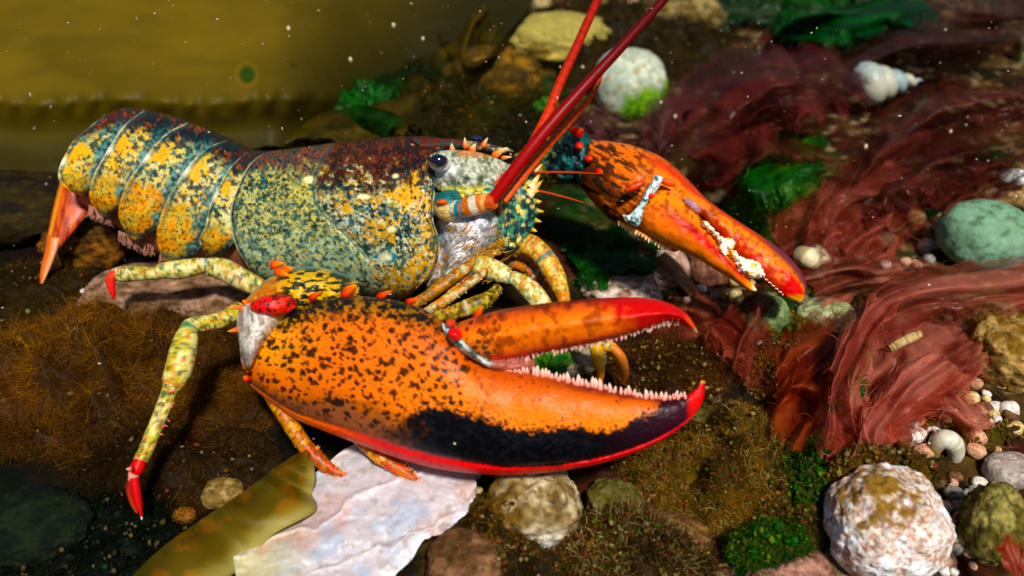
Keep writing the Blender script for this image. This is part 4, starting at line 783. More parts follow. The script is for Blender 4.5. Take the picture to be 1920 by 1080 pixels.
for (lb, x, y, rx, ry, h, g_, n, L, rr_) in (('fuzzy green weed rising behind the middle of the carapace', 670, 215, 90, 50, .03, DGF, 3500, .012, .0003), ('dark fuzzy weed hiding the right hand end of the kelp', 850, 70, 80, 70, .035, [lin(44, 34, 10), lin(66, 50, 12), lin(30, 40, 10)], 3500, .014, .0003),
        ('dusky weed between the kelp and the green fuzz', 790, 190, 80, 60, .03, [lin(30, 36, 8), lin(50, 44, 10), lin(24, 56, 10)], 3000, .012, .0003), ('fuzzy green weed cushion beyond the bend of the far claw', 1425, 395, 80, 50, .018, GF, 4000, .008, .0002),
        ('green fuzz in the hollow below the far claw palm', 1160, 485, 80, 40, .010, GF[:3], 3000, .007, .0002), ('green fuzz at the bottom edge left of the speckled stone', 1440, 1010, 80, 36, .010, DGF + [lin(90, 110, 24)], 3500, .006, .00018), ('green streaked fuzz beside the foot of the red weed', 1500, 880, 60, 60, .012, DGF + [lin(90, 110, 24)], 2400, .006, .00018),
        ('yellow brown fuzz around the sage green stone', 1480, 620, 80, 40, .010, [lin(130, 96, 30), lin(96, 76, 20), lin(80, 96, 30)], 3000, .006, .00018), ('brown fuzz between the pebbles near the curled snail shell', 1790, 800, 130, 50, .006, [lin(110, 80, 36), lin(80, 56, 24), lin(100, 96, 40)], 3000, .005, .00016)):
    mound('green_weed' if 'green' in lb and 'yellow' not in lb else 'brown_weed', lb, 'seaweed', x, y, rx, ry, h, g_[-1] * .5, g_, n, L, int(x), flow=(.1, .1, .8), curl=2.2, kind='stuff', r=rr_, crumbs=n // 8, cpal=GCP if g_ is GF else tuple(g_), clump=True, zl=.012 if (1400 < x < 1560 and y > 850) else 0.0)
mound('green_weed', 'blackish green weed over the dark ground in the bottom left corner', 'seaweed', 170, 1010, 230, 110, .008, lin(8, 14, 6), [lin(16, 34, 10), lin(26, 30, 12), lin(12, 20, 8)], 6000, .008, 73, kind='stuff', r=.00018, crumbs=200, cpal=(lin(50, 46, 26), lin(24, 44, 16), lin(90, 80, 56)), curl=1.6)  # blackish tones stand in for light fading out in this corner
mound('brown_weed', 'brown fuzz along the bottom edge below the encrusted pale stone', 'seaweed', 960, 1065, 120, 40, .016, lin(46, 32, 14), [lin(80, 56, 24), lin(104, 78, 36), lin(64, 70, 24)], 3500, .006, 74, kind='stuff', r=.00018, crumbs=250, curl=2.)
mound('brown_weed', 'drab weed filling the dark ground under the tail fan at left', 'seaweed', 30, 540, 150, 60, .012, lin(40, 30, 10), [lin(60, 46, 16), lin(84, 60, 26)], 2500, .010, 61, kind='stuff', r=.0002, crumbs=150)
mound('brown_weed', 'murky weed between the feelers and the kelp at the top', 'seaweed', 960, 250, 200, 60, .02, lin(26, 26, 8), [lin(40, 40, 10), lin(60, 50, 14)], 4000, .015, 62, kind='stuff', r=.0003, crumbs=100)
mound('brown_weed', 'murky brown weed along the top edge behind the feelers', 'seaweed', 1160, 60, 260, 70, .03, lin(40, 32, 14), [lin(66, 52, 22), lin(84, 64, 34), lin(40, 44, 16)], 6000, .015, 63, kind='stuff', r=.0003, crumbs=500)
rock('pebble', 'small ochre pebble beside the kelp strip under the shell', 'pebble', 418, 925, 42, 26, (lin(112, 90, 50), lin(150, 128, 84), lin(76, 60, 30)), 15, lump=.1, sub=4)
rock('pebble', 'small brown pebble left of the kelp strip', 'pebble', 345, 968, 24, 16, (lin(140, 90, 24), lin(110, 70, 20), lin(80, 50, 20)), 16, lump=.1, sub=4)

# ------------------------------------------------------------------ flat white shell with the kelp strip lying over it
sh = [[(455,1130),(360,1060),(330,1150)],[(520,1130),(505,1010),(520,950)],[(600,1130),(600,1000),(615,905)],[(670,1120),(680,960),(650,835)],[(730,1110),(750,950),(720,825)],[(800,1070),(820,950),(800,860)],[(850,975),(862,930),(858,880)],[(885,950),(894,920),(890,892)]]
sh = [[b, a, c] if False else [c, b, a] for (a, b, c) in sh]
sh = [[(430,1005),(440,1060),(450,1160)],[(480,965),(500,1050),(520,1160)],[(540,918),(570,1030),(600,1160)],[(600,880),(640,990),(672,1140)],[(650,840),(700,960),(745,1080)],[(712,822),(752,930),(790,1020)],[(780,842),(805,915),(828,1000)],[(835,868),(848,915),(862,975)],[(870,882),(876,910),(882,945)],[(890,892),(893,905),(893,922)]]
def shell_col(u, v, px, py):
    n = n_(px, py, 60, 81, 3); n2 = n_(px, py, 14, 82); c = mix(lin(186, 194, 208), lin(206, 200, 204), lim(n, .42, .6)); c = mix(c, lin(226, 230, 238), ss(.16, .0, v) + ss(.84, 1, v))
    c = c * .86; c = mix(c, lin(150, 136, 120), lim(n2, .64, .76) * .5); c = mix(c, lin(190, 182, 124), ss(620, 460, px + 60 * (n - .5)) * .7); c = mix(c, lin(196, 150, 130), lim(n_(px, py, 90, 83, 3), .52, .64) * .45)
    for (x, y, s) in ((838, 992, 14), (720, 1020, 9), (600, 960, 6)): c = mix(c, lin(110, 96, 84), np.exp(-(((px - x) / s) ** 2 + ((py - y) / (s * .6)) ** 2)) * .5)
    rg = np.abs(np.sin((px * .45 + py) / 34 + 2 * n)); c = mix(c, lin(236, 236, 240), ss(.2, .0, rg) * .25)
    return c
m = M()
sdv = []
for s in sh: sdv.append(float(np.mean([gdepth(p[1], .008) for p in s])))
st = np.array(sh, float); uu = np.linspace(0, 1, 200); A = cr(st, t=uu); PX = np.stack([cr(A[i], 160) for i in range(200)]); UUs, VVs = np.meshgrid(uu, np.linspace(0, 1, 160), indexing='ij')
jag = 9 * (fbm(UUs * 18, VVs * 0 + 3, None, 4, 6) - .5) * (np.exp(-((1 - VVs) / .1)) - 0 * np.exp(-(VVs / .1)))
PX[..., 0] += jag; PX[..., 1] += jag
hz = .008 + .004 * np.sin(np.pi * VVs) + .003 * (fbm(PX[..., 0] / 70, PX[..., 1] / 70, None, 4, 61) - .5) * 2 + .0010 * (fbm(PX[..., 0] / 22, PX[..., 1] / 22, None, 3, 62) - .5)
rid = np.abs(np.sin((PX[..., 0] * .45 + PX[..., 1]) / 34 + 2 * fbm(PX[..., 0] / 60, PX[..., 1] / 60, None, 3, 81))); hz = hz + .0008 * ss(.3, 0, rid)
for (x, y, s) in ((838, 990, 12), (722, 1018, 9), (655, 975, 9)): hz = hz - .0016 * np.exp(-(((PX[..., 0] - x) / s) ** 2 + ((PX[..., 1] - y) / (s * .6)) ** 2))
dd = (CAM_H - hz) / (SP + (PX[..., 1] - 540) / FPX * CP)
P = U(PX[..., 0], PX[..., 1], dd); Cs = shell_col(UUs, VVs, PX[..., 0], PX[..., 1]); Fg = grid_faces(200, 160); th_ = .0022 * np.minimum(1, 12 * np.minimum.reduce([UUs, 1 - UUs, VVs, 1 - VVs]))[..., None]
m.add(P, Fg, Cs); m.add(P - np.array([0, 0, 1.]) * th_, Fg[:, ::-1], Cs * .7)
o = m.build('oyster_shell', MAT['nacre']); tag(o, 'large flat pearly white shell lying under the near claw', 'shell')
m = M()
ks = np.array([[(228,1100),(255,1120),(300,1140)],[(300,1030),(336,1056),(382,1106)],[(372,978),(414,1002),(458,1056)],[(430,940),(466,964),(510,1000)],[(480,905),(530,930),(590,955)],[(512,880),(545,902),(585,925)],[(545,858),(560,872),(590,892)],[(572,840),(578,846),(588,856)]], float)
uu = np.linspace(0, 1, 140); A = cr(ks, t=uu); PX = np.stack([cr(A[i], 50) for i in range(140)]); UU2, VV2 = np.meshgrid(uu, np.linspace(0, 1, 50), indexing='ij')
hz = .013 + .006 * np.sin(VV2 * 3.1) + .004 * np.sin(UU2 * 16) * VV2 + .003 * np.sin(UU2 * 31 + 2) * (1 - VV2)
P = U(PX[..., 0], PX[..., 1], (CAM_H - hz) / (SP + (PX[..., 1] - 540) / FPX * CP)); n = fbm(PX[..., 0] / 30, PX[..., 1] / 30, None, 3, 4)
C = mix(lin(84, 70, 10), lin(150, 140, 84), ss(.6, .98, VV2 + .2 * (n - .5))); C = mix(C, lin(128, 84, 8), lim(n, .45, .65) * .7 * ss(.95, .7, VV2)); C = mix(C, lin(60, 60, 14), ss(.35, .2, VV2) * lim(n_(PX[..., 0], PX[..., 1], 14, 5), .5, .6) * .6)
m.add(P, grid_faces(140, 50), C); m.add(P - np.array([0, 0, .001]), grid_faces(140, 50)[:, ::-1], C)
o = m.build('kelp_strip', MAT['kelp']); tag(o, 'curled yellow olive kelp strip draped over the left edge of the white shell', 'kelp')

# ------------------------------------------------------------------ stones and finds, each its own thing
def capped(top, k=.1, sh_=.25, amt=.9):
    """weed or crust growing on the upper part of a stone"""
    def f(v, C, q1, q2): return mix(C, np.asarray(top, float) * (.6 + .8 * q2[:, None]), ss(k - sh_, k + sh_, v[:, 2] + (q1 - .5) * 1.6) * amt)
    return f
rock('boulder', 'encrusted pale stone directly below the near claw', 'stone', 1000, 958, 92, 82, (lin(126, 106, 70), lin(176, 162, 130), lin(76, 56, 24)), 21, mat='matte', fine=.10, lump=.2,
     colfn=lambda v, C, q1, q2: mix(mix(C, lin(230, 225, 220), np.exp(-(((v[:, 0] - .15) / .35) ** 2 + ((v[:, 2] + .05) / .35) ** 2)) * .9), lin(90, 66, 22), ss(-.3, -.7, v[:, 0] + (q1 - .5)) * .9))
rock('stone', 'smooth brown stone at the lower right tip of the white shell', 'stone', 880, 1062, 90, 55, (lin(84, 58, 38), lin(116, 86, 62), lin(60, 46, 18)), 23, lump=.14, mat='matte')
WHS = lambda v, C, q1, q2: mix(mix(mix(C, lin(186, 120, 96), lim(fbm(v[:, 0] * 22, v[:, 1] * 22, v[:, 2] * 22, 3, 9), .56, .62) * .7), lin(232, 230, 232), lim(fbm(v[:, 0] * 5 + 2, v[:, 1] * 5, v[:, 2] * 5, 4, 8) - .10 * v[:, 2], .47, .57)), lin(122, 90, 24), ss(.75, 1.05, v[:, 2] - .35 * v[:, 0] + (q1 - .5) * 1.2) * .95)
rock('boulder', 'big round white stone speckled with brown crust at bottom right', 'stone', 1662, 985, 114, 112, (lin(206, 196, 184), lin(226, 220, 214), lin(150, 104, 76)), 25, lump=.10, fine=.07, mat='matte', ns=7, sub=6, colfn=WHS, sq=.15)
rock('stone', 'smooth oval pale green stone on the right side', 'stone', 1845, 440, 88, 64, (lin(112, 146, 118), lin(128, 160, 136), lin(104, 134, 110)), 27, lump=.06, fine=.01, rot=4, zl=.004,
     colfn=lambda v, C, q1, q2: mix(mix(C, lin(150, 160, 160), ss(.2, .8, v[:, 0] - v[:, 2] * .6) * .6), lin(50, 70, 46), lim(q2, .60, .66) * .5))  # paler right side paints the light falling on it
rock('stone', 'pale stone with a bright green weed patch beyond the feelers', 'stone', 1180, 158, 72, 70, (lin(166, 176, 160), lin(188, 196, 176), lin(150, 140, 110)), 29, lump=.07, fine=.02,
     colfn=lambda v, C, q1, q2: mix(C, mix(lin(60, 110, 10), lin(120, 170, 20), lim(q2, .42, .58)), ss(.25, -.05, v[:, 2] + (q1 - .5) * .9 - .25 * v[:, 0]) * ss(-.45, -.15, v[:, 0] + (q2 - .5) * .6) * .95))
rock('rock', 'long ochre topped rock behind the feelers', 'rock', 1045, 75, 120, 46, (lin(110, 92, 46), lin(176, 156, 90), lin(60, 46, 22)), 31, mat='matte', fine=.09, colfn=capped(lin(150, 140, 84), .3, .3))
rock('rock', 'brown weed covered rock left of the green patched stone', 'rock', 925, 165, 95, 75, (lin(66, 50, 16), lin(120, 86, 24), lin(40, 34, 14)), 33, mat='matte', fine=.12)
rock('stone', 'cream stone cut off by the top edge of the photo', 'stone', 1000, 2, 36, 26, (lin(170, 150, 104), lin(196, 176, 130), lin(120, 96, 60)), 35, lump=.08)
rock('rock', 'dim tan rock near the top edge right of the red feeler', 'rock', 1280, 30, 85, 44, (lin(84, 70, 38), lin(140, 124, 84), lin(50, 40, 22)), 37, mat='matte', fine=.1)
rock('rock', 'ochre crusted rock at the right edge beside the red weed', 'rock', 1885, 655, 78, 74, (lin(104, 78, 36), lin(160, 132, 84), lin(70, 54, 24)), 39, mat='matte', fine=.12)
rock('rock', 'yellow green crusted rock at the lower right edge', 'rock', 1868, 985, 62, 86, (lin(88, 80, 38), lin(140, 130, 80), lin(56, 50, 24)), 41, mat='matte', fine=.12)
rock('stone', 'flat grey stone above the yellow green rock', 'stone', 1895, 882, 52, 30, (lin(150, 140, 132), lin(176, 166, 158), lin(120, 104, 90)), 43, lump=.08)
rock('stone', 'pink white stone in the gap between the two claws', 'stone', 1252, 508, 44, 40, (lin(170, 132, 112), lin(216, 190, 176), lin(120, 84, 66)), 45, lump=.16, fine=.05)
rock('stone', 'mottled purple and white stone just above the near claw finger', 'stone', 1165, 545, 75, 30, (lin(150, 110, 100), lin(205, 190, 176), lin(88, 80, 40)), 47, mat='matte', fine=.1)
rock('stone', 'rounded grey stone seen through the open near claw', 'stone', 1075, 668, 66, 40, (lin(130, 116, 96), lin(166, 152, 130), lin(80, 64, 36)), 49, mat='matte', fine=.06)
rock('stone', 'blurred sage green stone between the claws and the red weed', 'stone', 1432, 592, 48, 44, (lin(84, 104, 66), lin(118, 134, 92), lin(50, 62, 30)), 51, lump=.1)
rock('stone', 'pale green stone right of the far claw tip', 'stone', 1550, 590, 56, 28, (lin(140, 150, 110), lin(176, 180, 140), lin(90, 100, 60)), 53, lump=.1)
rock('stone', 'tan stone close behind the tip of the far claw', 'stone', 1525, 505, 34, 46, (lin(110, 84, 66), lin(170, 150, 124), lin(86, 66, 50)), 55, lump=.14)
rock('stone', 'brown pink stone below the middle of the far claw', 'stone', 1335, 500, 50, 42, (lin(96, 60, 46), lin(130, 92, 76), lin(66, 40, 30)), 57, lump=.12)
rock('stone', 'ochre pebble topped rock above the smooth green stone', 'stone', 1865, 362, 56, 30, (lin(120, 100, 60), lin(168, 140, 100), lin(90, 60, 44)), 59, mat='matte', fine=.1)
rock('shell_fragment', 'white shell fragment at the right edge above the green stone', 'shell', 1905, 332, 34, 13, (lin(220, 226, 222), lin(235, 240, 240), lin(180, 186, 180)), 61, zl=.02, lump=.05, sub=4)
rock('stone', 'pink brown stone capped with green at lower middle edge', 'stone', 1480, 1085, 90, 38, (lin(120, 86, 72), lin(160, 120, 104), lin(90, 60, 50)), 62, mat='matte', fine=.1)
rock('pebble', 'pale green pebble cut by the right edge near the top', 'pebble', 1918, 95, 14, 28, (lin(130, 160, 110), lin(170, 180, 110), lin(150, 120, 40)), 63, sub=4)
for (lb, x, y, rx, ry, sd_) in (('weed furred brown stone low right of the near claw tip', 1300, 800, 62, 40, 301), ('weed furred olive stone at the centre of the olive weed', 1395, 905, 70, 46, 302), ('dark furred stone between the pale stone and the olive weed', 1150, 945, 60, 42, 303), ('rusty furred stone at the bottom edge right of centre', 1270, 1010, 66, 40, 304)):
    rock('rock', lb, 'rock', x, y, rx, ry, (lin(84, 64, 30), lin(140, 122, 86), lin(50, 50, 22)), sd_, zl=-.004, mat='matte', lump=.24, fine=.16, sq=0, colfn=capped(lin(66, 66, 26) if sd_ % 2 else lin(96, 60, 32), .2, .3, .7))
# broken stick between the claws
m = M(); ptube(m, [(1240,478,.455,9),(1262,500,.452,12),(1285,530,.448,12),(1303,552,.445,11)], lambda t: mix(lin(170, 140, 104), lin(120, 96, 66), fbm(t * 12, t * 0, None, 3, 2)), 12, 30, .8); o = m.build('stick', MAT['stone']); tag(o, 'short tan stick leaning against the pink white stone between the claws', 'stick')
m = M(); ptube(m, [(1668,655,.372,8),(1690,642,.372,9),(1712,632,.372,9),(1728,625,.372,6)], lambda t: mix(lin(176, 156, 112), lin(120, 92, 60), lim(fbm(t * 60, t * 0, None, 3, 2), .45, .6)), 10, 90, .6); o = m.build('worm_tube', MAT['matte']); tag(o, 'small gritty straw coloured tube lying on the red weed', 'worm tube')
# whelk shell
def spiral_shell(name, label, px, py, d, L, ang, r0, turns, cf, cat='shell', flat=1.0):
    m = M(); t = np.linspace(0, 1, 160); a = t * turns * 2 * math.pi; k = (1 - t) ** .85
    ax = math.cos(math.radians(ang)) * RIGHT + math.sin(math.radians(ang)) * UP; e1 = -math.sin(math.radians(ang)) * RIGHT + math.cos(math.radians(ang)) * UP; e2 = -FWD
    s = d / FPX; P = U(px, py, d) + (L * s * t)[:, None] * ax + (r0 * .45 * s * k * np.cos(a))[:, None] * e1 + (r0 * .45 * s * k * np.sin(a))[:, None] * e2
    tube(m, P, r0 * .74 * s * k + .0003, cf, 20); o = m.build(name, MAT['nacre']); return tag(o, label, cat)
spiral_shell('whelk_shell', 'pointed pale blue whelk shell with an ochre patch among dark red weed', 1622, 160, .62, 108, 5, 36, 4.2, lambda t: mix(mix(lin(140, 158, 160), lin(176, 176, 160), lim(fbm(t * 20, t * 0, None, 3, 5), .4, .6)), lin(150, 120, 50), np.exp(-((t - .22) / .03) ** 2) * .7))
m = M(); t = np.linspace(0, 1, 60); a = -.9 + t * 4.2; P = U(1772 + 20 * np.cos(a) * 1.0, 848 + 24 * np.sin(a) * -1, .352 - .006 * np.sin(t * 3)); tube(m, P, .0022 + .0022 * np.sin(t * 3.1), lambda q: mix(mix(lin(206, 206, 192), lin(160, 150, 120), lim(fbm(q * 30, q * 0, None, 3, 2), .4, .6) * .6), lin(150, 120, 60), ss(.5, 1, q)), 16)
tag(m.build('snail_shell', MAT['nacre']), 'small curled white snail shell above the speckled white stone', 'shell')
spiral_shell('snail_shell', 'small cream striped snail shell touching the far claw tip', 1512, 488, .45, 28, 40, 24, 2.4, lambda t: mix(lin(205, 196, 160), lin(130, 110, 76), (np.sin(t * 50) > .3) * .7))

# ------------------------------------------------------------------ pebbles strewn on the right and between the weed
rng = np.random.RandomState(12)
zones = [('near the curled white snail shell', 1690, 1915, 765, 850, 40, 8, 20), ('under the ochre rock at the right edge', 1810, 1915, 705, 765, 12, 8, 18), ('right of the speckled white stone', 1765, 1860, 890, 1078, 30, 8, 20), ('around the smooth pale green stone', 1640, 1800, 350, 500, 20, 10, 26),
         ('between the two claws', 1150, 1420, 480, 570, 16, 7, 18), ('behind the feelers', 900, 1360, 10, 130, 14, 8, 20), ('at the bottom, left of the speckled stone', 1100, 1540, 1020, 1078, 14, 6, 14), ('around the far claw tip', 1480, 1620, 440, 600, 10, 8, 18), ('in the brown weed left of the near claw', 60, 440, 610, 850, 12, 5, 12), ('right of the big white shell', 880, 960, 880, 1075, 8, 8, 15), ('below the tail fan', 60, 260, 500, 560, 8, 8, 16)]
kinds = [('white', (lin(214, 208, 200), lin(230, 226, 220), lin(170, 150, 130))), ('pinkish tan', (lin(188, 142, 112), lin(206, 172, 148), lin(140, 96, 70))), ('yellow cream', (lin(200, 176, 120), lin(220, 204, 160), lin(150, 120, 70))), ('grey', (lin(120, 116, 108), lin(150, 146, 140), lin(84, 76, 66))), ('dark brown', (lin(88, 60, 40), lin(116, 84, 60), lin(60, 40, 26)))]
ORD = ['leftmost', 'second from left', 'third from left', 'fourth from left', 'fifth from left', 'sixth from left', 'seventh from left', 'eighth from left', 'ninth from left', 'tenth from left']
for (where, x0, x1, y0, y1, n, a, b) in zones:
    todo = []
    for i in range(n):
        k = rng.choice(5, p=[.2, .3, .18, .16, .16]); f = rng.rand() ** 1.6
        todo.append((('small ', 'middling ', 'large ')[int(f > .25) + int(f > .6)] + kinds[k][0] + ' pebble', k, x0 + (x1 - x0) * rng.rand(), y0 + (y1 - y0) * rng.rand(), a + (b - a) * f))
    todo.sort(key=lambda q_: (q_[0], q_[2]))
    for kind_ in sorted({q_[0] for q_ in todo}):
        same = [q_ for q_ in todo if q_[0] == kind_]
        for j, (kd_, k, px, py, rx) in enumerate(same):
            lb = kd_ + ' ' + where + ('' if len(same) == 1 else ', ' + ORD[j])
            rock('pebble', lb, 'pebble', px, py, rx, rx * (.55 + .35 * rng.rand()), kinds[k][1], 100 + rng.randint(9999), lump=.14, fine=.02, sub=3, group='pebbles ' + where, rot=rng.randint(-30, 30))

# ------------------------------------------------------------------ fine weed on the right
OLV = [lin(128, 92, 16), lin(156, 112, 24), lin(88, 84, 18), lin(60, 84, 16), lin(150, 84, 26), lin(196, 170, 110), lin(110, 60, 24)]
mound('olive_weed', 'bushy olive brown weed spreading right of the near claw tip', 'seaweed', 1340, 850, 210, 120, .020, lin(92, 70, 20), OLV, 34000, .005, 31, flow=(.2, .1, .8), curl=3.0, kind='stuff', r=.00015, droop=.2, clump=False, lumps=1.0, crumbs=900)
mound('olive_weed', 'dark mottled weed below the near claw at the bottom edge', 'seaweed', 1190, 1020, 160, 80, .014, lin(56, 38, 18), [lin(96, 70, 30), lin(60, 40, 20), lin(176, 160, 110), lin(110, 40, 36), lin(70, 80, 30)], 9000, .007, 32, flow=(.1, .1, .8), curl=1.4, kind='stuff', droop=.2)
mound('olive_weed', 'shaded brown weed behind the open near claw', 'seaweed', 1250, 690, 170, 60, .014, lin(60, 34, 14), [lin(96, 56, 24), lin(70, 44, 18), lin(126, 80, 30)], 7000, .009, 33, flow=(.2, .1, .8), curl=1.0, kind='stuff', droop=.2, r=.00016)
mound('olive_weed', 'brown weed capping the speckled white stone', 'seaweed', 1650, 872, 105, 34, .012, lin(110, 80, 30), [lin(150, 112, 40), lin(120, 84, 40), lin(176, 146, 80)], 5000, .006, 34, kind='stuff', curl=1.2, r=.00016, zl=.022)
mound('olive_weed', 'reddish brown weed between the sage stone and the red sheets', 'seaweed', 1470, 690, 110, 60, .014, lin(90, 40, 16), [lin(126, 60, 24), lin(96, 50, 20), lin(150, 96, 40)], 4500, .008, 35, kind='stuff', curl=1.0, r=.00016)
mound('olive_weed', 'green brown weed at the bottom right beside the speckled stone', 'seaweed', 1480, 975, 90, 60, .012, lin(50, 54, 14), [lin(96, 96, 26), lin(66, 60, 18), lin(150, 110, 60)], 5000, .007, 36, kind='stuff', curl=1.2)
mound('olive_weed', 'dim olive weed on the seabed behind the lobster head', 'seaweed', 850, 200, 170, 80, .03, lin(52, 44, 8), [lin(76, 64, 10), lin(56, 50, 8), lin(40, 60, 10)], 6000, .02, 37, kind='stuff', curl=.8, r=.0003)
# ------------------------------------------------------------------ green and red sheet weed
GR = (lin(40, 110, 10), lin(90, 150, 16)); DG = (lin(8, 48, 14), lin(20, 84, 20))  # DG kept dark in place of light fading with distance
frond('sea_lettuce', 'bright green sea lettuce in the dark behind the lobster mouth', 'seaweed', 1130, 495, .004, 90, [(150, 1), (60, .9), (10, .8), (200, .8)], lin(14, 66, 8), lin(46, 104, 12), 5, mat='leaf')
frond('sea_lettuce', 'green sea lettuce leaf showing through the open near claw', 'seaweed', 1030, 705, .010, 60, [(120, 1), (70, .8), (30, .9)], *GR, 7)
frond('sea_lettuce', 'dark green sea lettuce above the far claw', 'seaweed', 1450, 350, .006, 110, [(80, 1), (140, .9), (30, .9), (220, .8), (-20, .6)], lin(14, 70, 10), lin(60, 110, 14), 9)
frond('sea_lettuce', 'dim green weed along the top edge right of centre', 'seaweed', 1600, 60, .01, 170, [(160, 1), (20, 1), (90, .7), (200, .8)], *DG, 11)
frond('sea_lettuce', 'dark green weed at the top edge left of the dim green weed', 'seaweed', 1400, 40, .01, 110, [(160, 1), (20, .8), (90, .7)], lin(8, 36, 16), lin(14, 60, 24), 12)
frond('sea_lettuce', 'dark green weed rising behind the carapace left of the head', 'seaweed', 690, 235, .02, 105, [(30, 1), (80, .9), (120, .9), (160, .9)], lin(14, 62, 8), lin(36, 96, 12), 13)
frond('sea_lettuce', 'green blades under the ochre rock beside the thin red feeler', 'seaweed', 1025, 210, .02, 34, [(120, 1), (60, .9)], lin(60, 120, 6), lin(90, 140, 10), 14)
for i, (x, y, s, lb) in enumerate(((1608, 650, 26, 'topmost'), (1596, 712, 30, 'second from the top'), (1570, 775, 38, 'third from the top'), (1552, 838, 40, 'fourth from the top'), (1528, 905, 44, 'fourth from the bottom'), (1505, 965, 50, 'third from the bottom'), (1468, 1015, 42, 'second from the bottom'), (1430, 1048, 40, 'lowest'))):
    mound('green_weed', lb + ' tuft in the bright green weed row by the speckled stone', 'seaweed', x, y, s, s * .8, .008, lin(20, 56, 10), [lin(50, 120, 14), lin(90, 140, 20), lin(30, 90, 14)], 500, .004, 120 + i, flow=(.1, .2, .9), curl=2.5, r=.0003, crumbs=130, cpal=(lin(50, 104, 14), lin(90, 120, 24), lin(30, 74, 12), lin(110, 90, 40)), group='tufts of bright green weed in a row', clump=False, zl=.016 if y < 900 else .004)
def veil(m, top, bot, h0, h1, amp, c0, c1, seed, fold=2.3, nu=150, nv=90, wav=14, tearing=.54, along=1.6, hairs=450):
    """one filmy sheet spread between two traced margins, its long silky folds running from end to end, h0..h1 metres above the seabed"""
    n = max(len(top), len(bot)); u = np.linspace(0, 1, nu); v = np.linspace(0, 1, nv); T = cr(np.array(top, float), t=u); B = cr(np.array(bot, float), t=u)
    Ug, Vg = np.meshgrid(u, v, indexing='ij'); w = (fbm(Ug * 2.2 + seed, Vg * 1.6, None, 3, seed) - .5) * 2
    PX = T[:, None] * (1 - Vg[..., None]) + B[:, None] * Vg[..., None]
    e = np.abs(2 * Vg - 1) ** 3; ee = np.abs(2 * Ug - 1) ** 5
    PX[..., 0] += wav * (fbm(Ug * 9 + seed, Vg * 2, None, 4, seed + 1) - .5) * 2 * (e * 1.3 + .08) + 40 * ee * (fbm(Vg * 5 + seed, Ug, None, 4, seed + 9) - .5); PX[..., 1] += wav * (fbm(Ug * 11, Vg * 2 + seed, None, 4, seed + 2) - .5) * 2 * (e * 1.3 + .08)
    n1 = fbm(Vg * fold + .5 * w + seed, Ug * along * .6, None, 1, seed + 3); rid = 1 - np.minimum(1, np.abs(2 * n1 - 1) * 2.6)
    n2 = fbm(Vg * fold * 2.6 + 1.5 * w, Ug * along * 1.7 + seed, None, 3, seed + 4); rid2 = 1 - np.minimum(1, np.abs(2 * n2 - 1) * 3)
    rid = rid * rid * (3 - 2 * rid); h = h0 + (h1 - h0) * Ug + amp * (1.0 * rid + .10 * rid2 * 0 + .75 * w - .3) - amp * .8 * e
    PX[..., 0] += 10 * (n1 - .5) * 2; PX[..., 1] += 16 * (n1 - .5) * 2
    d0 = gdepth(PX[..., 1], 0.0); P = U(PX[..., 0], PX[..., 1], d0)
    for _ in range(2):
        zg = gz(P[..., 0], P[..., 1]); hh = np.maximum(zg + .001, h); P = U(PX[..., 0], PX[..., 1], (CAM_H - hh) / (SP + (PX[..., 1] - 540) / FPX * CP))
    q = fbm(Vg * 9 + w, Ug * 4 + seed, None, 4, seed + 7); C = mix(np.asarray(c0, float), np.asarray(c1, float), lim(q + .25 * (rid - .5), .35, .65)); C = mix(C, np.asarray(c1, float) * 1.4, ss(.93, 1, np.abs(2 * Vg - 1)) * .5)  # fold crests tinted paler: highlights put into the colour
    F = grid_faces(nu, nv); bor = np.minimum(np.minimum(Vg, 1 - Vg) * 1.0, np.minimum(Ug, 1 - Ug) * 1.6)
    ok = fbm(Ug * 16, Vg * 9 + seed, None, 4, seed + 8) + bor * 5 > tearing; F = F[ok.ravel()[F].all(1)]
    m.add(P, F, C)
    rg = np.random.RandomState(seed + 77); N = hairs; iu = rg.randint(2, nu - 2, N); iv = np.where(rg.rand(N) < .6, np.where(rg.rand(N) < .5, rg.randint(0, 10, N), rg.randint(nv - 10, nv, N)), rg.randint(0, nv, N))
    D = P[np.minimum(iu + 2, nu - 1), iv] - P[iu - 2, iv]; D /= np.linalg.norm(D, axis=1)[:, None] + 1e-9; side = np.where(iv < nv / 2, -1., 1.)[:, None] * (P[iu, np.minimum(iv + 2, nv - 1)] - P[iu, np.maximum(iv - 2, 0)]); side /= np.linalg.norm(side, axis=1)[:, None] + 1e-9
    D = D * .8 + side * (.2 + .9 * rg.rand(N, 1)) + rg.randn(N, 3) * .25 + np.array([0, 0, .25])
    strands(m, P[iu, iv], D, .006 + .014 * rg.rand(N) ** 2, .00010 + .00022 * rg.rand(N), np.clip(C[iu, iv] * (.8 + .8 * rg.rand(N, 1)), 0, 1), 6, 1.2, seed); return m
def weed(name, label, sheets, c0, c1, seed, mat='sheet', **kw):
    px = np.mean([p[0] for s in sheets for p in s[0] + s[1]]); py = np.mean([p[1] for s in sheets for p in s[0] + s[1]])
    root = empty(name, ground_pt(px, py), label, 'seaweed')
    for i, (t, b, h0, h1, amp) in enumerate(sheets):
        m = M(); k = .8 + .4 * ((i * 37 + seed) % 10) / 10; veil(m, t, b, h0, h1, amp, np.asarray(c0) * k, np.asarray(c1) * k, seed + i * 7, **kw); m.build('blade', MAT[mat], root)
    return root
R1, R2 = lin(140, 58, 46), lin(206, 122, 104)
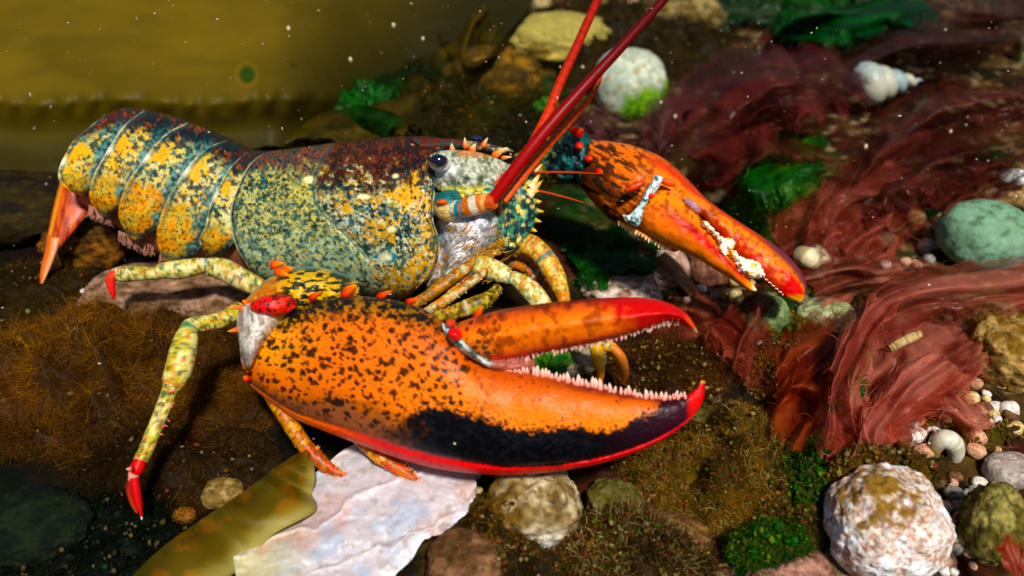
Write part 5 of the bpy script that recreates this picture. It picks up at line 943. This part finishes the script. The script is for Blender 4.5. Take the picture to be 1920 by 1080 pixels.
weed('red_weed', 'large glossy reddish brown sheet weed folded across the right side', [
    ([(1560, 640), (1590, 560), (1660, 500), (1780, 482), (1940, 462)], [(1570, 790), (1628, 670), (1720, 610), (1820, 590), (1940, 580)], .020, .030, .010),
    ([(1500, 500), (1580, 478), (1680, 488), (1800, 500)], [(1540, 600), (1620, 560), (1720, 560), (1830, 560)], .010, .020, .008),
    ([(1530, 850), (1545, 740), (1580, 640), (1606, 560)], [(1620, 870), (1612, 760), (1640, 650), (1690, 570)], .022, .034, .008),
    ([(1590, 700), (1680, 620), (1760, 590), (1850, 585)], [(1600, 830), (1700, 790), (1790, 760), (1850, 700)], .012, .018, .009)], R1, R2, 3, hairs=70)
weed('red_weed', 'pinkish red sheets spilling over pebbles above the speckled white stone', [
    ([(1580, 860), (1600, 780), (1650, 700), (1740, 650)], [(1680, 850), (1700, 800), (1760, 760), (1830, 700)], .018, .022, .009),
    ([(1640, 740), (1730, 700), (1800, 720), (1860, 790)], [(1620, 830), (1700, 810), (1760, 800), (1830, 830)], .010, .008, .007),
    ([(1560, 770), (1600, 740), (1640, 760), (1680, 800)], [(1560, 900), (1600, 880), (1640, 870), (1690, 850)], .020, .022, .008)], lin(176, 76, 58), lin(216, 134, 116), 21, hairs=110)
weed('red_weed', 'deep wine red weed left of the folded reddish sheets', [
    ([(1400, 830), (1440, 740), (1500, 670), (1570, 620)], [(1560, 850), (1560, 790), (1580, 720), (1600, 660)], .008, .018, .009),
    ([(1440, 680), (1480, 620), (1540, 590), (1600, 580)], [(1460, 790), (1500, 740), (1560, 700), (1610, 640)], .006, .012, .007)], lin(130, 40, 22), lin(176, 78, 50), 33, hairs=90)
weed('red_weed', 'brownish red sheet weed between the far claw and the pale green stone', [
    ([(1490, 470), (1500, 400), (1560, 330), (1660, 290)], [(1640, 470), (1650, 430), (1700, 390), (1780, 360)], .008, .022, .010),
    ([(1560, 470), (1600, 430), (1660, 400), (1720, 380)], [(1640, 510), (1680, 470), (1700, 440), (1740, 420)], .010, .014, .008),
    ([(1440, 440), (1460, 400), (1500, 380), (1560, 380)], [(1500, 520), (1540, 500), (1570, 480), (1600, 470)], .004, .010, .006)], lin(122, 46, 34), lin(170, 86, 72), 41, hairs=160)
weed('red_weed', 'dark brownish red weed spread above the pale green stone', [
    ([(1580, 330), (1640, 250), (1760, 200), (1940, 190)], [(1640, 400), (1720, 370), (1820, 350), (1940, 310)], .020, .040, .014),
    ([(1620, 240), (1720, 170), (1820, 150), (1940, 130)], [(1660, 320), (1760, 280), (1840, 260), (1940, 240)], .020, .045, .014),
    ([(1720, 380), (1760, 340), (1830, 320), (1900, 300)], [(1800, 420), (1850, 380), (1890, 350), (1930, 330)], .022, .030, .008)], lin(74, 28, 22), lin(112, 50, 38), 53)  # darkened reds stand in for light falling off here
weed('red_weed', 'dim wine red weed cloud above the far claw', [
    ([(1230, 250), (1260, 170), (1340, 110), (1460, 90)], [(1330, 320), (1400, 300), (1470, 260), (1560, 220)], .020, .045, .016),
    ([(1340, 160), (1420, 90), (1520, 80), (1620, 130)], [(1420, 260), (1490, 240), (1560, 210), (1620, 190)], .030, .050, .016),
    ([(1300, 320), (1340, 260), (1420, 220), (1520, 230)], [(1370, 380), (1420, 350), (1480, 320), (1560, 300)], .010, .030, .012)], lin(72, 22, 20), lin(112, 44, 38), 61)  # reds darkened in place of light fading with distance
weed('red_weed', 'blackish red weed along the upper right edge', [
    ([(1560, 100), (1640, 50), (1780, 40), (1940, 20)], [(1640, 160), (1740, 130), (1840, 120), (1940, 110)], .02, .05, .02),
    ([(1640, 60), (1720, 0), (1840, -20), (1940, -20)], [(1700, 90), (1780, 60), (1860, 60), (1940, 50)], .02, .05, .02)], lin(56, 24, 20), lin(84, 42, 34), 71)  # near-black reds paint the light dying away at the top
weed('red_weed', 'reddish sheet weed in the gap below the far claw tip', [
    ([(1300, 640), (1330, 580), (1370, 540), (1430, 520)], [(1400, 720), (1420, 660), (1440, 610), (1470, 570)], .006, .012, .007),
    ([(1200, 600), (1270, 560), (1340, 560), (1400, 600)], [(1220, 680), (1290, 660), (1350, 660), (1400, 680)], .004, .006, .006)], lin(116, 42, 30), lin(156, 76, 58), 81, hairs=120)
weed('red_weed', 'translucent mauve tuft at the foot of the green patched stone', [([(1075, 260), (1085, 220), (1110, 200), (1150, 205)], [(1100, 280), (1130, 275), (1150, 260), (1160, 240)], .02, .03, .008)], lin(96, 52, 50), lin(140, 92, 94), 91)
weed('red_weed', 'translucent mauve flap to the right of the green patched stone', [([(1205, 260), (1210, 210), (1240, 165), (1290, 180)], [(1230, 290), (1260, 270), (1290, 240), (1310, 215)], .02, .035, .010)], lin(86, 44, 42), lin(130, 84, 82), 95)
frond('orange_weed', 'plain rust orange blade in the bottom right corner', 'seaweed', 1915, 1110, .02, 120, [(95, 1)], lin(130, 40, 14), lin(150, 60, 20), 59, spread=.35, ruffle=.05)

weed('olive_sheet', 'dim olive brown sheet weed beside the kelp behind the carapace', [
    ([(430, 230), (520, 160), (640, 110), (780, 60)], [(480, 300), (600, 280), (720, 260), (800, 240)], .012, .03, .014),
    ([(760, 180), (800, 100), (840, 40), (900, -10)], [(860, 240), (900, 190), (940, 150), (960, 100)], .02, .05, .014)], lin(50, 44, 8), lin(84, 70, 12), 111, mat='leaf')
weed('green_sheet', 'dark green sheet weed just behind the top of the carapace', [
    ([(560, 250), (620, 190), (680, 150), (760, 140)], [(640, 275), (700, 262), (760, 255), (800, 240)], .02, .034, .010)], lin(14, 44, 8), lin(32, 70, 12), 115, mat='leaf')
weed('green_sheet', 'dim bottle green sheet weed at the top edge right of centre', [
    ([(1440, 60), (1500, 10), (1600, -20), (1720, -30)], [(1500, 90), (1580, 80), (1680, 60), (1780, 50)], .02, .05, .016)], lin(10, 46, 20), lin(24, 84, 34), 117, mat='leaf')
weed('green_sheet', 'murky green sheet weed beyond the palm of the far claw', [
    ([(1380, 330), (1420, 280), (1480, 250), (1550, 260)], [(1400, 400), (1450, 400), (1500, 380), (1560, 340)], .012, .03, .012)], lin(20, 70, 10), lin(60, 110, 16), 119, mat='leaf')
weed('green_sheet', 'dark green sheet weed on the seabed below the far claw palm', [
    ([(1060, 450), (1100, 420), (1160, 420), (1230, 460)], [(1080, 530), (1120, 535), (1170, 530), (1220, 510)], .004, .008, .007)], lin(12, 62, 8), lin(44, 104, 14), 121, mat='leaf')

# ------------------------------------------------------------------ specks drifting in the water
m = M(); rng = np.random.RandomState(5); v, f = ICO[2]
for i in range(900):
    d = .27 + .33 * rng.rand() ** .8; c = U(rng.rand() * 1960 - 20, rng.rand() * 1100 - 10, d); s = (.00013 + .00040 * rng.rand() ** 5) * (d / .35)
    m.add(c + v * s * (1 + .5 * rng.randn(3)), None, lin(190, 180, 160), T=f)
for (x, y, r) in ((541, 54, 5), (738, 48, 5), (793, 73, 4), (657, 112, 5), (1623, 275, 5), (1782, 247, 4)): m.add(U(x, y, .5) + v * r * .5 / FPX * np.array([.7, .7, 1.1]), None, lin(205, 195, 160), T=f)
tag(m.build('drifting_specks', MAT['matte'], origin=(0, .4, .1)), 'tiny pale particles drifting in the water all over the scene', 'marine snow', kind='stuff')

for o in list(bpy.data.objects):
    if '_o' in o: del o['_o']
